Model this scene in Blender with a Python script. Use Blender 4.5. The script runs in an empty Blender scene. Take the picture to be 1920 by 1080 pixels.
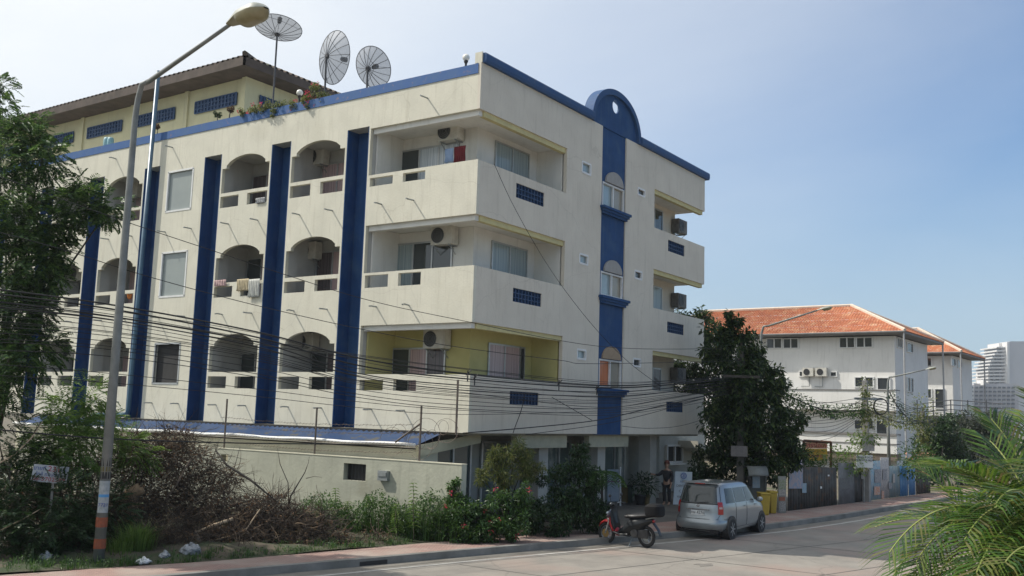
import bpy, math, random
from mathutils import Vector, Matrix
from math import sin, cos, pi, radians, sqrt
random.seed(7)
SC = bpy.context.scene
COL = SC.collection
# ---------------------------------------------------------------- camera, sky, sun
YAW, PIT, ROL, FPX = 0.60583589, 0.12914928, 0.03124868, 1845.50543
CP = Vector((-22.66403608, -17.06758796, 3.45))
_f = Vector((cos(YAW)*cos(PIT), sin(YAW)*cos(PIT), sin(PIT)))
_r = Vector((sin(YAW), -cos(YAW), 0)); _u = _r.cross(_f)
_r2 = cos(ROL)*_r + sin(ROL)*_u; _u2 = -sin(ROL)*_r + cos(ROL)*_u
cam = bpy.data.cameras.new('camera'); co = bpy.data.objects.new('camera', cam); COL.objects.link(co)
co.matrix_world = Matrix(((_r2.x, _u2.x, -_f.x, CP.x), (_r2.y, _u2.y, -_f.y, CP.y), (_r2.z, _u2.z, -_f.z, CP.z), (0, 0, 0, 1)))
cam.sensor_width = 36; cam.lens = FPX/1920*36; cam.clip_end = 5000; cam.clip_start = .1
SC.camera = co
SUN = Vector((.28, -.60, -.75)).normalized()          # direction the light travels
w = bpy.data.worlds.new('World'); SC.world = w; w.use_nodes = True
nt = w.node_tree; N = nt.nodes; Lk = nt.links; N.clear()
out = N.new('ShaderNodeOutputWorld'); bg = N.new('ShaderNodeBackground'); sky = N.new('ShaderNodeTexSky')
sky.sky_type = 'NISHITA'; sky.sun_disc = False
sky.sun_elevation = math.asin(-SUN.z); sky.sun_rotation = math.atan2(-SUN.x, -SUN.y)
sky.altitude = 0; sky.air_density = 1.0; sky.dust_density = 1.2; sky.ozone_density = 1.0
SKYS = 0.08
bg.inputs['Strength'].default_value = SKYS
tc = N.new('ShaderNodeTexCoord'); mp = N.new('ShaderNodeMapping'); mp.inputs['Scale'].default_value = (1.2, 1.2, 3.0)
nz = N.new('ShaderNodeTexNoise'); nz.inputs['Scale'].default_value = 1.7; nz.inputs['Detail'].default_value = 7; nz.inputs['Roughness'].default_value = .62
nz.inputs['Distortion'].default_value = .5
# thin cloud veil: thicker on the sunward side of the sky, broken up by noise
sd = N.new('ShaderNodeVectorMath'); sd.operation = 'DOT_PRODUCT'; sd.inputs[1].default_value = (-SUN.x, -SUN.y, -SUN.z)
rmp = N.new('ShaderNodeMapRange'); rmp.inputs['From Min'].default_value = .0; rmp.inputs['From Max'].default_value = .62
rmp.inputs['To Min'].default_value = .03; rmp.inputs['To Max'].default_value = .95
cr = N.new('ShaderNodeMapRange'); cr.inputs['From Min'].default_value = .38; cr.inputs['From Max'].default_value = .75
cr.inputs['To Min'].default_value = -.02; cr.inputs['To Max'].default_value = .10
ad = N.new('ShaderNodeMath'); ad.operation = 'ADD'; ad.use_clamp = True
mx = N.new('ShaderNodeMixRGB'); mx.inputs[2].default_value = (11.2, 11.6, 11.8, 1)
tint = N.new('ShaderNodeMixRGB'); tint.blend_type = 'MULTIPLY'; tint.inputs[0].default_value = 1; tint.inputs[2].default_value = (.96, 1.38, 1.72, 1)
Lk.new(tc.outputs['Generated'], mp.inputs['Vector']); Lk.new(mp.outputs[0], nz.inputs['Vector'])
Lk.new(tc.outputs['Generated'], sd.inputs[0]); Lk.new(sd.outputs['Value'], rmp.inputs['Value'])
Lk.new(nz.outputs['Fac'], cr.inputs['Value']); Lk.new(rmp.outputs[0], ad.inputs[0]); Lk.new(cr.outputs[0], ad.inputs[1])
Lk.new(sky.outputs[0], tint.inputs[1]); Lk.new(tint.outputs[0], mx.inputs[1]); Lk.new(ad.outputs[0], mx.inputs[0])
# pale haze low over the horizon
sz = N.new('ShaderNodeSeparateXYZ'); Lk.new(tc.outputs['Generated'], sz.inputs[0])
hz = N.new('ShaderNodeMapRange'); hz.inputs['From Min'].default_value = .0; hz.inputs['From Max'].default_value = .30; hz.inputs['To Min'].default_value = .8; hz.inputs['To Max'].default_value = 0; hz.interpolation_type = 'SMOOTHSTEP'
Lk.new(sz.outputs[2], hz.inputs['Value']); mh = N.new('ShaderNodeMixRGB'); mh.inputs[2].default_value = (5.5, 7.1, 8.3, 1); Lk.new(hz.outputs[0], mh.inputs[0]); Lk.new(mx.outputs[0], mh.inputs[1])
Lk.new(mh.outputs[0], bg.inputs['Color']); Lk.new(bg.outputs[0], out.inputs['Surface'])
sl = bpy.data.lights.new('sun', 'SUN'); sl.energy = 4.5; sl.angle = radians(.55); sl.color = (1, .95, .86)
so = bpy.data.objects.new('sun', sl); COL.objects.link(so)
so.rotation_euler = SUN.to_track_quat('-Z', 'Y').to_euler()
SC.view_settings.view_transform = 'Standard'; SC.view_settings.look = 'None'; SC.view_settings.gamma = 1
SC.view_settings.exposure = 0.12

# ---------------------------------------------------------------- helpers
def ray(px, py):                       # direction through a pixel of the 1920x1080 photograph
    return _r2*((px-960)/FPX) - _u2*((py-540)/FPX) + _f
def on_z(px, py, z=0): d = ray(px, py); return CP + d*((z-CP.z)/d.z)
def on_x(px, py, x=0): d = ray(px, py); return CP + d*((x-CP.x)/d.x)
def on_y(px, py, y=0): d = ray(px, py); return CP + d*((y-CP.y)/d.y)
def on_plane(px, py, p0, n): d = ray(px, py); return CP + d*((p0-CP).dot(n)/d.dot(n))
def at(px, py, depth): return CP + ray(px, py)*depth
def BT(p): return (1.1*p[0], 1.1*p[1], 3.45+1.1*(p[2]-3.9))     # building units to metres
def V(*a): return Vector(a)

class MB:
    def __init__(s, tf=None): s.v = []; s.f = []; s.tf = tf; s.mi = []; s.m = 0
    def add(s, vs, fs):
        b = len(s.v)
        s.v += [tuple(s.tf(v)) if s.tf else tuple(v) for v in vs]
        s.f += [tuple(b+i for i in f) for f in fs]; s.mi += [s.m]*len(fs)
    def box(s, x0, x1, y0, y1, z0, z1):
        if x0 > x1: x0, x1 = x1, x0
        if y0 > y1: y0, y1 = y1, y0
        if z0 > z1: z0, z1 = z1, z0
        s.add([(x0,y0,z0),(x1,y0,z0),(x1,y1,z0),(x0,y1,z0),(x0,y0,z1),(x1,y0,z1),(x1,y1,z1),(x0,y1,z1)],
              [(3,2,1,0),(4,5,6,7),(0,1,5,4),(1,2,6,5),(2,3,7,6),(3,0,4,7)])
    def obox(s, c, ax, ay, az):          # centre and three half-extent vectors
        c = Vector(c); ax = Vector(ax); ay = Vector(ay); az = Vector(az)
        vs = [c+i*ax+j*ay+k*az for k in (-1,1) for j in (-1,1) for i in (-1,1)]
        s.add(vs, [(0,2,3,1),(4,5,7,6),(0,1,5,4),(1,3,7,5),(3,2,6,7),(2,0,4,6)])
    def prism(s, pts, off):               # polygon (3-D points) pushed along a vector
        n = len(pts); off = Vector(off); a = [Vector(p) for p in pts]
        s.add(a+[p+off for p in a], [tuple(range(n-1,-1,-1)), tuple(range(n,2*n))]+[(i,(i+1)%n,n+(i+1)%n,n+i) for i in range(n)])
    def quad(s, a, b, c, d): s.add([a,b,c,d], [(0,1,2,3)])
    def tube(s, pts, r, n=8, cap=True):
        pts = [Vector(p) for p in pts]
        if not hasattr(r, '__len__'): r = [r]*len(pts)
        vs = []; fs = []; pu = None
        for i, p in enumerate(pts):
            t = (pts[min(i+1,len(pts)-1)]-pts[max(i-1,0)])
            t = t.normalized() if t.length > 1e-9 else Vector((0,0,1))
            if pu is None: pu = t.orthogonal().normalized()
            u = (pu - t*pu.dot(t)); u = u.normalized() if u.length > 1e-6 else t.orthogonal().normalized(); pu = u
            q = t.cross(u)
            for k in range(n): a = 2*pi*k/n; vs.append(p + (u*cos(a)+q*sin(a))*r[i])
        for i in range(len(pts)-1):
            for k in range(n): fs.append((i*n+k, i*n+(k+1)%n, (i+1)*n+(k+1)%n, (i+1)*n+k))
        if cap: fs.append(tuple(range(n-1,-1,-1))); fs.append(tuple((len(pts)-1)*n+k for k in range(n)))
        s.add(vs, fs)
    def lathe(s, c, prof, n=16, ax=(0,0,1), up=None):   # prof: list of (radius, height)
        c = Vector(c); ax = Vector(ax).normalized(); u = ax.orthogonal().normalized(); q = ax.cross(u); vs = []; fs = []
        for r, h in prof:
            for k in range(n): a = 2*pi*k/n; vs.append(c+ax*h+(u*cos(a)+q*sin(a))*r)
        m = len(prof)
        for i in range(m-1):
            for k in range(n): fs.append((i*n+k, i*n+(k+1)%n, (i+1)*n+(k+1)%n, (i+1)*n+k))
        fs.append(tuple(range(n-1,-1,-1))); fs.append(tuple((m-1)*n+k for k in range(n)))
        s.add(vs, fs)
    def sphere(s, c, r, n=16, m=10, sc=(1,1,1)):
        c = Vector(c); vs = []; fs = []
        for i in range(m+1):
            th = pi*i/m
            for k in range(n): a = 2*pi*k/n; vs.append(c+Vector((sc[0]*r*sin(th)*cos(a), sc[1]*r*sin(th)*sin(a), sc[2]*r*cos(th))))
        for i in range(m):
            for k in range(n): fs.append((i*n+k, (i+1)*n+k, (i+1)*n+(k+1)%n, i*n+(k+1)%n))
        s.add(vs, fs)
    def grid(s, P):                       # rows of points
        n = len(P[0]); s.add([q for row in P for q in row], [(i*n+j, i*n+j+1, (i+1)*n+j+1, (i+1)*n+j) for i in range(len(P)-1) for j in range(n-1)])
    def build(s, name, mat, parent=None, origin=None, smooth=False, bev=0, **kw):
        o0 = Vector(origin) if origin is not None else (W(parent) if parent else Vector((0,0,0)))
        me = bpy.data.meshes.new(name); me.from_pydata([(v[0]-o0.x, v[1]-o0.y, v[2]-o0.z) for v in s.v], [], s.f)
        for m_ in (mat if isinstance(mat, (list, tuple)) else [mat]): me.materials.append(m_)
        if any(s.mi): me.polygons.foreach_set('material_index', s.mi)
        if smooth:
            me.polygons.foreach_set('use_smooth', [True]*len(me.polygons))
        me.update()
        o = bpy.data.objects.new(name, me); COL.objects.link(o)
        if parent: o.parent = parent; pw = W(parent); o.location = (0,0,0) if origin is None else tuple(Vector(origin)-pw)
        elif origin is not None: o.location = origin
        WL[o.name] = o0
        if bev:
            b = o.modifiers.new('bevel', 'BEVEL'); b.width = bev; b.segments = 2; b.limit_method = 'ANGLE'; b.angle_limit = radians(40)
        if smooth == 'auto' and hasattr(me, 'set_sharp_from_angle'): me.set_sharp_from_angle(angle=radians(35))
        tag(o, **kw)
        return o
WL = {}
def W(o): return WL.get(o.name, Vector((0,0,0)))
def tag(o, label=None, cat=None, group=None, kind=None):
    if label: o['label'] = label
    if cat: o['category'] = cat
    if group: o['group'] = group
    if kind: o['kind'] = kind
    return o
def thing(name, label, cat, loc, group=None):
    o = bpy.data.objects.new(name, None); COL.objects.link(o); o.location = loc; o.empty_display_size = .2
    WL[o.name] = Vector(loc); tag(o, label, cat, group); return o
def copy_tree(o, parent=None):
    c = o.copy(); COL.objects.link(c)
    if parent: c.parent = parent
    for ch in list(o.children): copy_tree(ch, c)
    return c

def NT(name):
    m = bpy.data.materials.new(name); m.use_nodes = True; t = m.node_tree; return m, t, t.nodes['Principled BSDF']
MC = {}
def pm(name, c1, c2=None, scale=4., rough=.7, bump=0, bscale=None, metal=0, streak=None, stretch=(1,1,1), fac=(.35,.65), spec=None, c3=None, c3fac=(.6,.75), c3scale=1., detail=6, trans=0, fine=None, crack=None):
    """plain surface with noise between two colours, optional vertical streaks and a third patchy colour"""
    if name in MC: return MC[name]
    m, t, b = NT(name); n = t.nodes; l = t.links
    c4 = lambda c: (c[0], c[1], c[2], 1)
    tcn = n.new('ShaderNodeTexCoord'); mpn = n.new('ShaderNodeMapping'); mpn.inputs['Scale'].default_value = stretch
    l.new(tcn.outputs['Object'], mpn.inputs['Vector'])
    b.inputs['Roughness'].default_value = rough; b.inputs['Metallic'].default_value = metal
    if spec is not None: b.inputs['Specular IOR Level'].default_value = spec
    if c2 is None: c2 = tuple(x*.86 for x in c1)
    nn = n.new('ShaderNodeTexNoise'); nn.inputs['Scale'].default_value = scale; nn.inputs['Detail'].default_value = detail; nn.inputs['Roughness'].default_value = .62
    l.new(mpn.outputs[0], nn.inputs['Vector'])
    mr = n.new('ShaderNodeMapRange'); mr.inputs['From Min'].default_value = fac[0]; mr.inputs['From Max'].default_value = fac[1]
    l.new(nn.outputs['Fac'], mr.inputs['Value'])
    mi = n.new('ShaderNodeMixRGB'); mi.inputs[1].default_value = c4(c1); mi.inputs[2].default_value = c4(c2); l.new(mr.outputs[0], mi.inputs[0])
    col = mi.outputs[0]
    def layer(col, cc, vec_scale, nscale, lo, hi, amt=1.):
        mp2 = n.new('ShaderNodeMapping'); mp2.inputs['Scale'].default_value = vec_scale; l.new(tcn.outputs['Object'], mp2.inputs['Vector'])
        n2 = n.new('ShaderNodeTexNoise'); n2.inputs['Scale'].default_value = nscale; n2.inputs['Detail'].default_value = 5; l.new(mp2.outputs[0], n2.inputs['Vector'])
        r2 = n.new('ShaderNodeMapRange'); r2.inputs['From Min'].default_value = lo; r2.inputs['From Max'].default_value = hi; r2.inputs['To Max'].default_value = amt
        l.new(n2.outputs['Fac'], r2.inputs['Value'])
        m2 = n.new('ShaderNodeMixRGB'); m2.inputs[2].default_value = c4(cc); l.new(r2.outputs[0], m2.inputs[0]); l.new(col, m2.inputs[1]); return m2.outputs[0]
    if c3 is not None: col = layer(col, c3, (1,1,1), c3scale, c3fac[0], c3fac[1])
    if streak is not None: col = layer(col, streak, (1,1,.10), 5., .55, .85, .55)
    if fine is not None: col = layer(col, fine, (1,1,.07), 16., .58, .80, .5); col = layer(col, tuple(x*.8 for x in fine), (1,1,.5), 30., .68, .74, .5)
    if crack is not None:
        ns = n.new('ShaderNodeTexNoise'); ns.inputs['Scale'].default_value = crack[0]*2.5; ns.inputs['Detail'].default_value = 6; l.new(tcn.outputs['Object'], ns.inputs['Vector'])
        va = n.new('ShaderNodeVectorMath'); va.operation = 'MULTIPLY_ADD'; va.inputs[1].default_value = (crack[2],)*3; l.new(ns.outputs['Color'], va.inputs[0]); l.new(tcn.outputs['Object'], va.inputs[2])
        vo = n.new('ShaderNodeTexVoronoi'); vo.feature = 'DISTANCE_TO_EDGE'; vo.inputs['Scale'].default_value = crack[0]; l.new(va.outputs[0], vo.inputs['Vector'])
        rc = n.new('ShaderNodeMapRange'); rc.inputs['From Min'].default_value = crack[1]*.4; rc.inputs['From Max'].default_value = crack[1]; rc.inputs['To Min'].default_value = crack[4]; rc.inputs['To Max'].default_value = 0; l.new(vo.outputs['Distance'], rc.inputs['Value'])
        mc = n.new('ShaderNodeMixRGB'); mc.inputs[2].default_value = c4(crack[3]); l.new(rc.outputs[0], mc.inputs[0]); l.new(col, mc.inputs[1]); col = mc.outputs[0]
    l.new(col, b.inputs['Base Color'])
    if bump:
        n3 = n.new('ShaderNodeTexNoise'); n3.inputs['Scale'].default_value = bscale or scale*6; n3.inputs['Detail'].default_value = 5; l.new(mpn.outputs[0], n3.inputs['Vector'])
        bn = n.new('ShaderNodeBump'); bn.inputs['Strength'].default_value = bump; bn.inputs['Distance'].default_value = .02
        l.new(n3.outputs['Fac'], bn.inputs['Height']); l.new(bn.outputs[0], b.inputs['Normal'])
    if trans:
        tr = n.new('ShaderNodeBsdfTranslucent'); l.new(col, tr.inputs[0]); ms = n.new('ShaderNodeMixShader'); ms.inputs[0].default_value = trans
        l.new(b.outputs[0], ms.inputs[1]); l.new(tr.outputs[0], ms.inputs[2]); l.new(ms.outputs[0], n['Material Output'].inputs['Surface'])
    MC[name] = m; return m
def leafm(name, cols, trans=.35, rough=.45):
    """foliage: each leaf (mesh island) takes its own tone"""
    m, t, b = NT(name); n = t.nodes; l = t.links
    g = n.new('ShaderNodeNewGeometry'); r = n.new('ShaderNodeValToRGB'); e = r.color_ramp.elements
    e[0].color = cols[0]+(1,); e[1].color = cols[-1]+(1,); e[0].position = 0; e[1].position = 1
    for i, c in enumerate(cols[1:-1]): x = e.new((i+1)/(len(cols)-1)); x.color = c+(1,)
    l.new(g.outputs['Random Per Island'], r.inputs[0]); l.new(r.outputs[0], b.inputs['Base Color']); b.inputs['Roughness'].default_value = rough
    tr = n.new('ShaderNodeBsdfTranslucent'); ms = n.new('ShaderNodeMixShader'); ms.inputs[0].default_value = trans
    hs = n.new('ShaderNodeHueSaturation'); hs.inputs['Value'].default_value = 1.4; hs.inputs['Hue'].default_value = .485; l.new(r.outputs[0], hs.inputs['Color'])
    l.new(hs.outputs[0], tr.inputs[0]); l.new(b.outputs[0], ms.inputs[1]); l.new(tr.outputs[0], ms.inputs[2]); l.new(ms.outputs[0], n['Material Output'].inputs['Surface'])
    return m
def glassm(name, tint=(.10,.13,.13), rough=.05, mixc=None):
    m, t, b = NT(name); b.inputs['Base Color'].default_value = tint+(1,); b.inputs['Roughness'].default_value = rough; b.inputs['Specular IOR Level'].default_value = .8
    return m
def curtainm(name, c1, c2, freq=18., gl=True):
    """curtain folds seen behind a pane: vertical bands, glossy coat for the glass"""
    m, t, b = NT(name); n = t.nodes; l = t.links
    tcn = n.new('ShaderNodeTexCoord'); sp = n.new('ShaderNodeSeparateXYZ'); l.new(tcn.outputs['Object'], sp.inputs[0])
    a = n.new('ShaderNodeMath'); a.operation = 'ADD'; l.new(sp.outputs[0], a.inputs[0]); l.new(sp.outputs[1], a.inputs[1])
    nn = n.new('ShaderNodeTexNoise'); nn.noise_dimensions = '1D'; nn.inputs['Scale'].default_value = freq; nn.inputs['Detail'].default_value = 2; l.new(a.outputs[0], nn.inputs['W'])
    mr = n.new('ShaderNodeMapRange'); mr.inputs['From Min'].default_value = .35; mr.inputs['From Max'].default_value = .65; l.new(nn.outputs['Fac'], mr.inputs['Value'])
    mi = n.new('ShaderNodeMixRGB'); mi.inputs[1].default_value = c1+(1,); mi.inputs[2].default_value = c2+(1,); l.new(mr.outputs[0], mi.inputs[0]); l.new(mi.outputs[0], b.inputs['Base Color'])
    b.inputs['Roughness'].default_value = .5; b.inputs['Coat Weight'].default_value = .6; b.inputs['Coat Roughness'].default_value = .04
    return m
def text_mesh(parent, name, s, size, mat, loc, xdir, ydir, ext=.002, align='CENTER', sx=1.0):
    cu = bpy.data.curves.new(name, 'FONT'); cu.body = s; cu.size = size; cu.align_x = align; cu.align_y = 'CENTER'; cu.extrude = ext; cu.resolution_u = 2
    to = bpy.data.objects.new(name, cu); COL.objects.link(to)
    dg = bpy.context.evaluated_depsgraph_get(); me = bpy.data.meshes.new_from_object(to.evaluated_get(dg))
    bpy.data.objects.remove(to); bpy.data.curves.remove(cu)
    xd = Vector(xdir).normalized(); zd = xd.cross(Vector(ydir)).normalized(); yd = zd.cross(xd)
    M = Matrix(((xd.x*sx, yd.x, zd.x, 0), (xd.y*sx, yd.y, zd.y, 0), (xd.z*sx, yd.z, zd.z, 0), (0,0,0,1)))
    me.transform(Matrix.Translation(Vector(loc)-W(parent)) @ M); me.materials.clear(); me.materials.append(mat)
    o = bpy.data.objects.new(name, me); COL.objects.link(o); o.parent = parent; return o

# ---------------------------------------------------------------- materials
CREAM = pm('cream_plaster', (.68,.65,.535), (.60,.575,.475), scale=.9, rough=.85, bump=.25, bscale=14, streak=(.42,.385,.30), c3=(.56,.53,.42), c3fac=(.58,.8), c3scale=.5, fine=(.42,.39,.31), crack=(.42, .004, .5, (.34,.31,.24), .28))
CREAM_SHADED = pm('shaded_side_plaster', (.66,.61,.51), (.60,.55,.46), scale=.8, rough=.85, bump=.2, bscale=14, streak=(.40,.36,.28), fine=(.38,.34,.27), crack=(.4, .004, .5, (.38,.34,.27), .25))  # same cream paint toned down for the shaded face, shade put into the colour
WHITEP = pm('pale_plaster', (.74,.73,.68), (.66,.65,.60), scale=1.2, rough=.85, bump=.15, streak=(.45,.44,.40))
GREYP = pm('balcony_grey', (.46,.46,.44), (.40,.40,.38), scale=1.4, rough=.9, bump=.15, streak=(.3,.3,.28))
YELP = pm('yellow_green_plaster', (.52,.47,.20), (.45,.41,.17), scale=1.3, rough=.85, bump=.15)
LEDGE = pm('yellow_ledge', (.62,.55,.27), (.52,.46,.24), scale=3, rough=.8)
BLUE = pm('blue_paint', (.020,.068,.185), (.016,.055,.15), scale=1.5, rough=.65, spec=.2, bump=.1, bscale=10, c3=(.045,.095,.185), c3fac=(.5,.75), c3scale=1.3, fine=(.06,.10,.16), streak=(.065,.115,.20))
BLUEC = pm('blue_coping', (.030,.080,.20), (.04,.09,.19), scale=2.2, rough=.65, spec=.25, c3=(.16,.16,.2), c3fac=(.62,.8), c3scale=5)
PENT = pm('penthouse_yellow', (.62,.58,.36), (.56,.52,.33), scale=1.2, rough=.85, streak=(.40,.37,.24))
SCREEN = pm('blue_screen_block', (.035,.08,.17), (.02,.05,.12), scale=8, rough=.6)
DARK = pm('dark_recess', (.03,.03,.03), (.02,.02,.02), rough=.8)
ALU = pm('aluminium', (.50,.51,.50), (.42,.43,.43), scale=6, rough=.4, metal=.7)
WFRAME = pm('white_frame', (.75,.75,.73), (.66,.66,.64), scale=5, rough=.5)
GLASS = glassm('window_glass', (.045,.055,.055), .04)
GLASSL = glassm('pale_glass', (.30,.38,.40), .06)
CURT_B = curtainm('pale_blue_curtain', (.32,.38,.38), (.20,.25,.26))
CURT_W = curtainm('white_curtain', (.62,.66,.68), (.36,.41,.45))
CURT_P = curtainm('pink_curtain', (.50,.36,.34), (.33,.23,.23))
CURT_D = curtainm('dark_curtain', (.12,.09,.09), (.05,.04,.04))
CURT_O = curtainm('orange_curtain', (.62,.20,.07), (.48,.14,.05))
METAL = pm('galvanised_steel', (.34,.36,.36), (.26,.28,.28), scale=6, rough=.5, metal=.5)
BLACK = pm('black_plastic', (.025,.025,.027), (.018,.018,.02), scale=8, rough=.45)
RUBBER = pm('tyre_rubber', (.02,.02,.02), (.03,.03,.03), scale=20, rough=.85)
# ================================================================ the main building (building units, see BT)
bld = thing('apartment_building', 'four storey cream apartment block with dark blue vertical panels and arched blue pediment', 'building', (0,0,0))
wall = MB(BT); side = MB(BT); grey = MB(BT); wht = MB(BT)
ZB = [3.42, 6.32, 9.22, 12.12]              # underside of each parapet band
ZP = [5.00, 7.87, 10.85]                    # top of each balcony parapet on the arched side
ZC = [4.94, 7.83, 10.71]                    # the same at the corner
T = .12; YE = 35.0
FIN = [4.02+3.29*i for i in range(10)]      # near edge of each blue panel, .88 wide
FW = .88
def arch_bay(y0, y1):
    a, b = y0, y1
    wall.box(0, T, a, b, ZB[0], 4.49)
    for i in range(3):
        hz0 = [4.49, 7.40, 10.36][i]; hz1 = [4.86, 7.75, 10.74][i]; rt = ZP[i]
        # pierced parapet: two openings
        w0 = a+.09; w1 = a+1.03; w2 = a+1.45; w3 = b-.07
        wall.box(0, T, a, w0, hz0, hz1); wall.box(0, T, w1, w2, hz0, hz1); wall.box(0, T, w3, b, hz0, hz1)
        wall.box(0, T, a, b, hz1, rt)
        zs = rt + .83; cr_ = rt+1.20; top = [7.40, 10.36, 13.12][i]
        n = 12; yc = (a+b)/2; hw = (b-a)/2-.27
        # arched head: shoulders, a little step, then a flat curve
        low = [(a+.07, zs), (a+.07, zs), (yc-hw, zs), (yc-hw, zs+.09)]
        for k in range(n+1):
            u = -1+2*k/n; low.append((yc+hw*u*.999, zs+.09+(cr_-zs-.09)*(1-u*u)**.75))
        low += [(yc+hw, zs+.09), (yc+hw, zs), (b-.07, zs)]
        q = []
        for p in low:
            if not q or abs(p[0]-q[-1][0])+abs(p[1]-q[-1][1]) > 1e-4: q.append(p)
        pts = [(0, p[0], p[1]) for p in q] + [(0, b-.07, top), (0, a+.07, top)]
        wall.prism(pts, (T, 0, 0))
        wall.box(0, T, a, a+.07, rt, top); wall.box(0, T, b-.07, b, rt, top)
def window_bay(a, b):
    wy0, wy1 = 12.05, 13.39; zz = [(4.61, 5.95), (7.54, 9.06), (10.50, 11.90)]; z = ZB[0]
    for z0, z1 in zz:
        wall.box(0, T, a, b, z, z0); wall.box(0, T, a, wy0, z0, z1); wall.box(0, T, wy1, b, z0, z1); z = z1
    wall.box(0, T, a, b, z, 13.12)
bays = []
for i in range(len(FIN)-1): bays.append((FIN[i]+FW, FIN[i+1]))
for i, (a, b) in enumerate(bays):
    if i == 2: window_bay(a, b)
    else: arch_bay(a, b)
for y in FIN: wall.box(0, .53, y, y+FW, 12.20, 12.5); wall.box(0, T, y, y+FW, 12.5, 13.12)
wall.box(0, T, FIN[-1]+FW, YE, ZB[0], 13.12)
wall.box(0, T, 3.96, 4.02, ZB[0], 12.2)
wall.box(T, T+.03, 0.5, YE-.5, 12.9, 13.1)
# corner balcony bands, left face
holes = {0: (4.49, 4.78), 1: (7.40, 7.76), 2: (10.37, 10.62)}
for i in range(3):
    z0, z1 = holes[i]
    wall.box(0, T, 0, 3.96, ZB[i], z0)
    for ya, yb in ((0, 1.82), (2.64, 3.02), (3.90, 3.96)): wall.box(0, T, ya, yb, z0, z1)
    wall.box(0, T, 0, 3.96, z1, ZC[i])
wall.box(0, T, 0.10, 3.96, ZB[3], 12.2); wall.box(0, T, .10, 4.02, 12.2, 13.12)
wall.build('arcade_wall', CREAM, bld)
# blue roof band above the left face
m = MB(BT); m.box(-.02, T+.02, .09, YE, 13.122, 13.40); m.build('roof_band', pm('roof_band_blue', (.045,.115,.30), (.06,.13,.28), scale=2.2, rough=.65, spec=.25, c3=(.22,.17,.18), c3fac=(.62,.8), c3scale=5), bld)
# blue vertical panels
for y in FIN:
    m = MB(BT); m.box(.46, .52, y, y+FW, 3.43, 12.198); m.box(.003, .459, y, y+.03, 3.43, 12.197); m.box(.003, .459, y+FW-.03, y+FW, 3.43, 12.197); m.build('blue_panel', BLUE, bld)
# party walls, slabs and rear wall behind the arches
for y in FIN: grey.box(.524, 1.35, y+.02, y+FW-.02, ZB[0], 12.19); grey.box(T+.003, .523, y-.05, y-.001, ZB[0], 12.9); grey.box(T+.003, .523, y+FW+.001, y+FW+.05, ZB[0], 12.9)
grey.box(1.35, 1.5, 4.9, YE, ZB[0], 13.2)
for i, z in enumerate(ZB):
    for a, b in bays: grey.box(T+.002, 1.348, a+.06, b-.06, z+.01, z+.13)
grey.build('balcony_shell', GREYP, bld)
# window bay glazing
for i, (z0, z1) in enumerate([(4.61, 5.95), (7.54, 9.06), (10.50, 11.90)]):
    f = MB(BT); y0, y1 = 12.05, 13.39
    for a in ((y0-.02, y1+.02, z0-.03, z0+.03), (y0-.02, y1+.02, z1-.03, z1+.03), (y0-.03, y0+.03, z0, z1), (y1-.03, y1+.03, z0, z1)):
        f.box(-.012, .05, a[0], a[1], a[2], a[3])
    fo = f.build('window', WFRAME if i else ALU, bld)
    g = MB(BT); g.box(.06 if i else .35, .07 if i else .36, y0, y1, z0, z1); g.build('pane', pm('obscured_glass', (.30,.33,.31), (.26,.29,.28), scale=.8, rough=.25) if i else DARK, fo)
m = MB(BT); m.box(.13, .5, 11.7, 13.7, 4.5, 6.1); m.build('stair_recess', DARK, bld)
# corner balconies: back walls, ceilings, ledge beams
XR, YR, XO = 1.4, 1.1, 4.55
for i in range(3):
    z0 = ZB[i]+.12; z1 = ZB[i+1]
    mt = YELP if i == 0 else WHITEP
    m = MB(BT)
    m.box(XR, XR+.12, YR, 3.96, z0, z1-.002); m.box(XR+.12, XO+.02, YR, YR+.12, z0, z1-.002)
    m.box(XO-.002, XO+.1, T+.05, YR, z0, z1-.002) ; m.box(.262, XR, 3.90, 3.955, z0, z1-.002)
    m.build('balcony_wall', mt, bld)
def one(name, mat, par, *bx, tf=BT):
    m = MB(tf)
    for b in bx: m.box(*b)
    return m.build(name, mat, par)
for i in range(4):
    z = ZB[i]; one('corner_slab', WHITEP, bld, (.16, XO+.08, .16, 3.95, z-.002 if i == 3 else z+.004, z+.10))
for i in (1, 2, 3):
    z = ZB[i]; one('ledge_beam', WHITEP, bld, (.10, .26, .10, 3.94, z-.15, z-.001))
    one('ledge_strip', LEDGE, bld, (.262, XO-.004, .05, .2, z-.15, z-.001)); one('ledge_strip', LEDGE, bld, (10.56, 14.86, .05, .2, z-.15, z-.001))
# right (shaded) face
def bandx(x0, x1, i, vent):
    z0, z1 = ZB[i], ZC[i]; vz0 = [4.22, 7.07, 10.04][i]; vz1 = [4.58, 7.46, 10.46][i]
    side.box(x0, x1, 0, T, z0, vz0); side.box(x0, vent[0], 0, T, vz0, vz1); side.box(vent[1], x1, 0, T, vz0, vz1); side.box(x0, x1, 0, T, vz1, z1)
    v = MB(BT); n = 9; m_ = 3
    v.box(vent[0], vent[1], .085, .10, vz0, vz1)
    for a in range(n+1): xx = vent[0]+(vent[1]-vent[0])*a/n; v.box(xx-.012, xx+.012, .03, .085, vz0, vz1)
    for a in range(m_+1): zz = vz0+(vz1-vz0)*a/m_; v.box(vent[0], vent[1], .032, .083, zz-.012, zz+.012)
    v.build('screen_block', SCREEN, bld)
for i in range(3):
    bandx(T+.001, XO, i, (1.85, 3.32)); bandx(10.56, 14.97, i, (11.71, 13.13))
side.box(T+.001, XO, 0, T, ZB[3], 13.42); side.box(10.56, 14.97, 0, T, ZB[3], 13.42)
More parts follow.
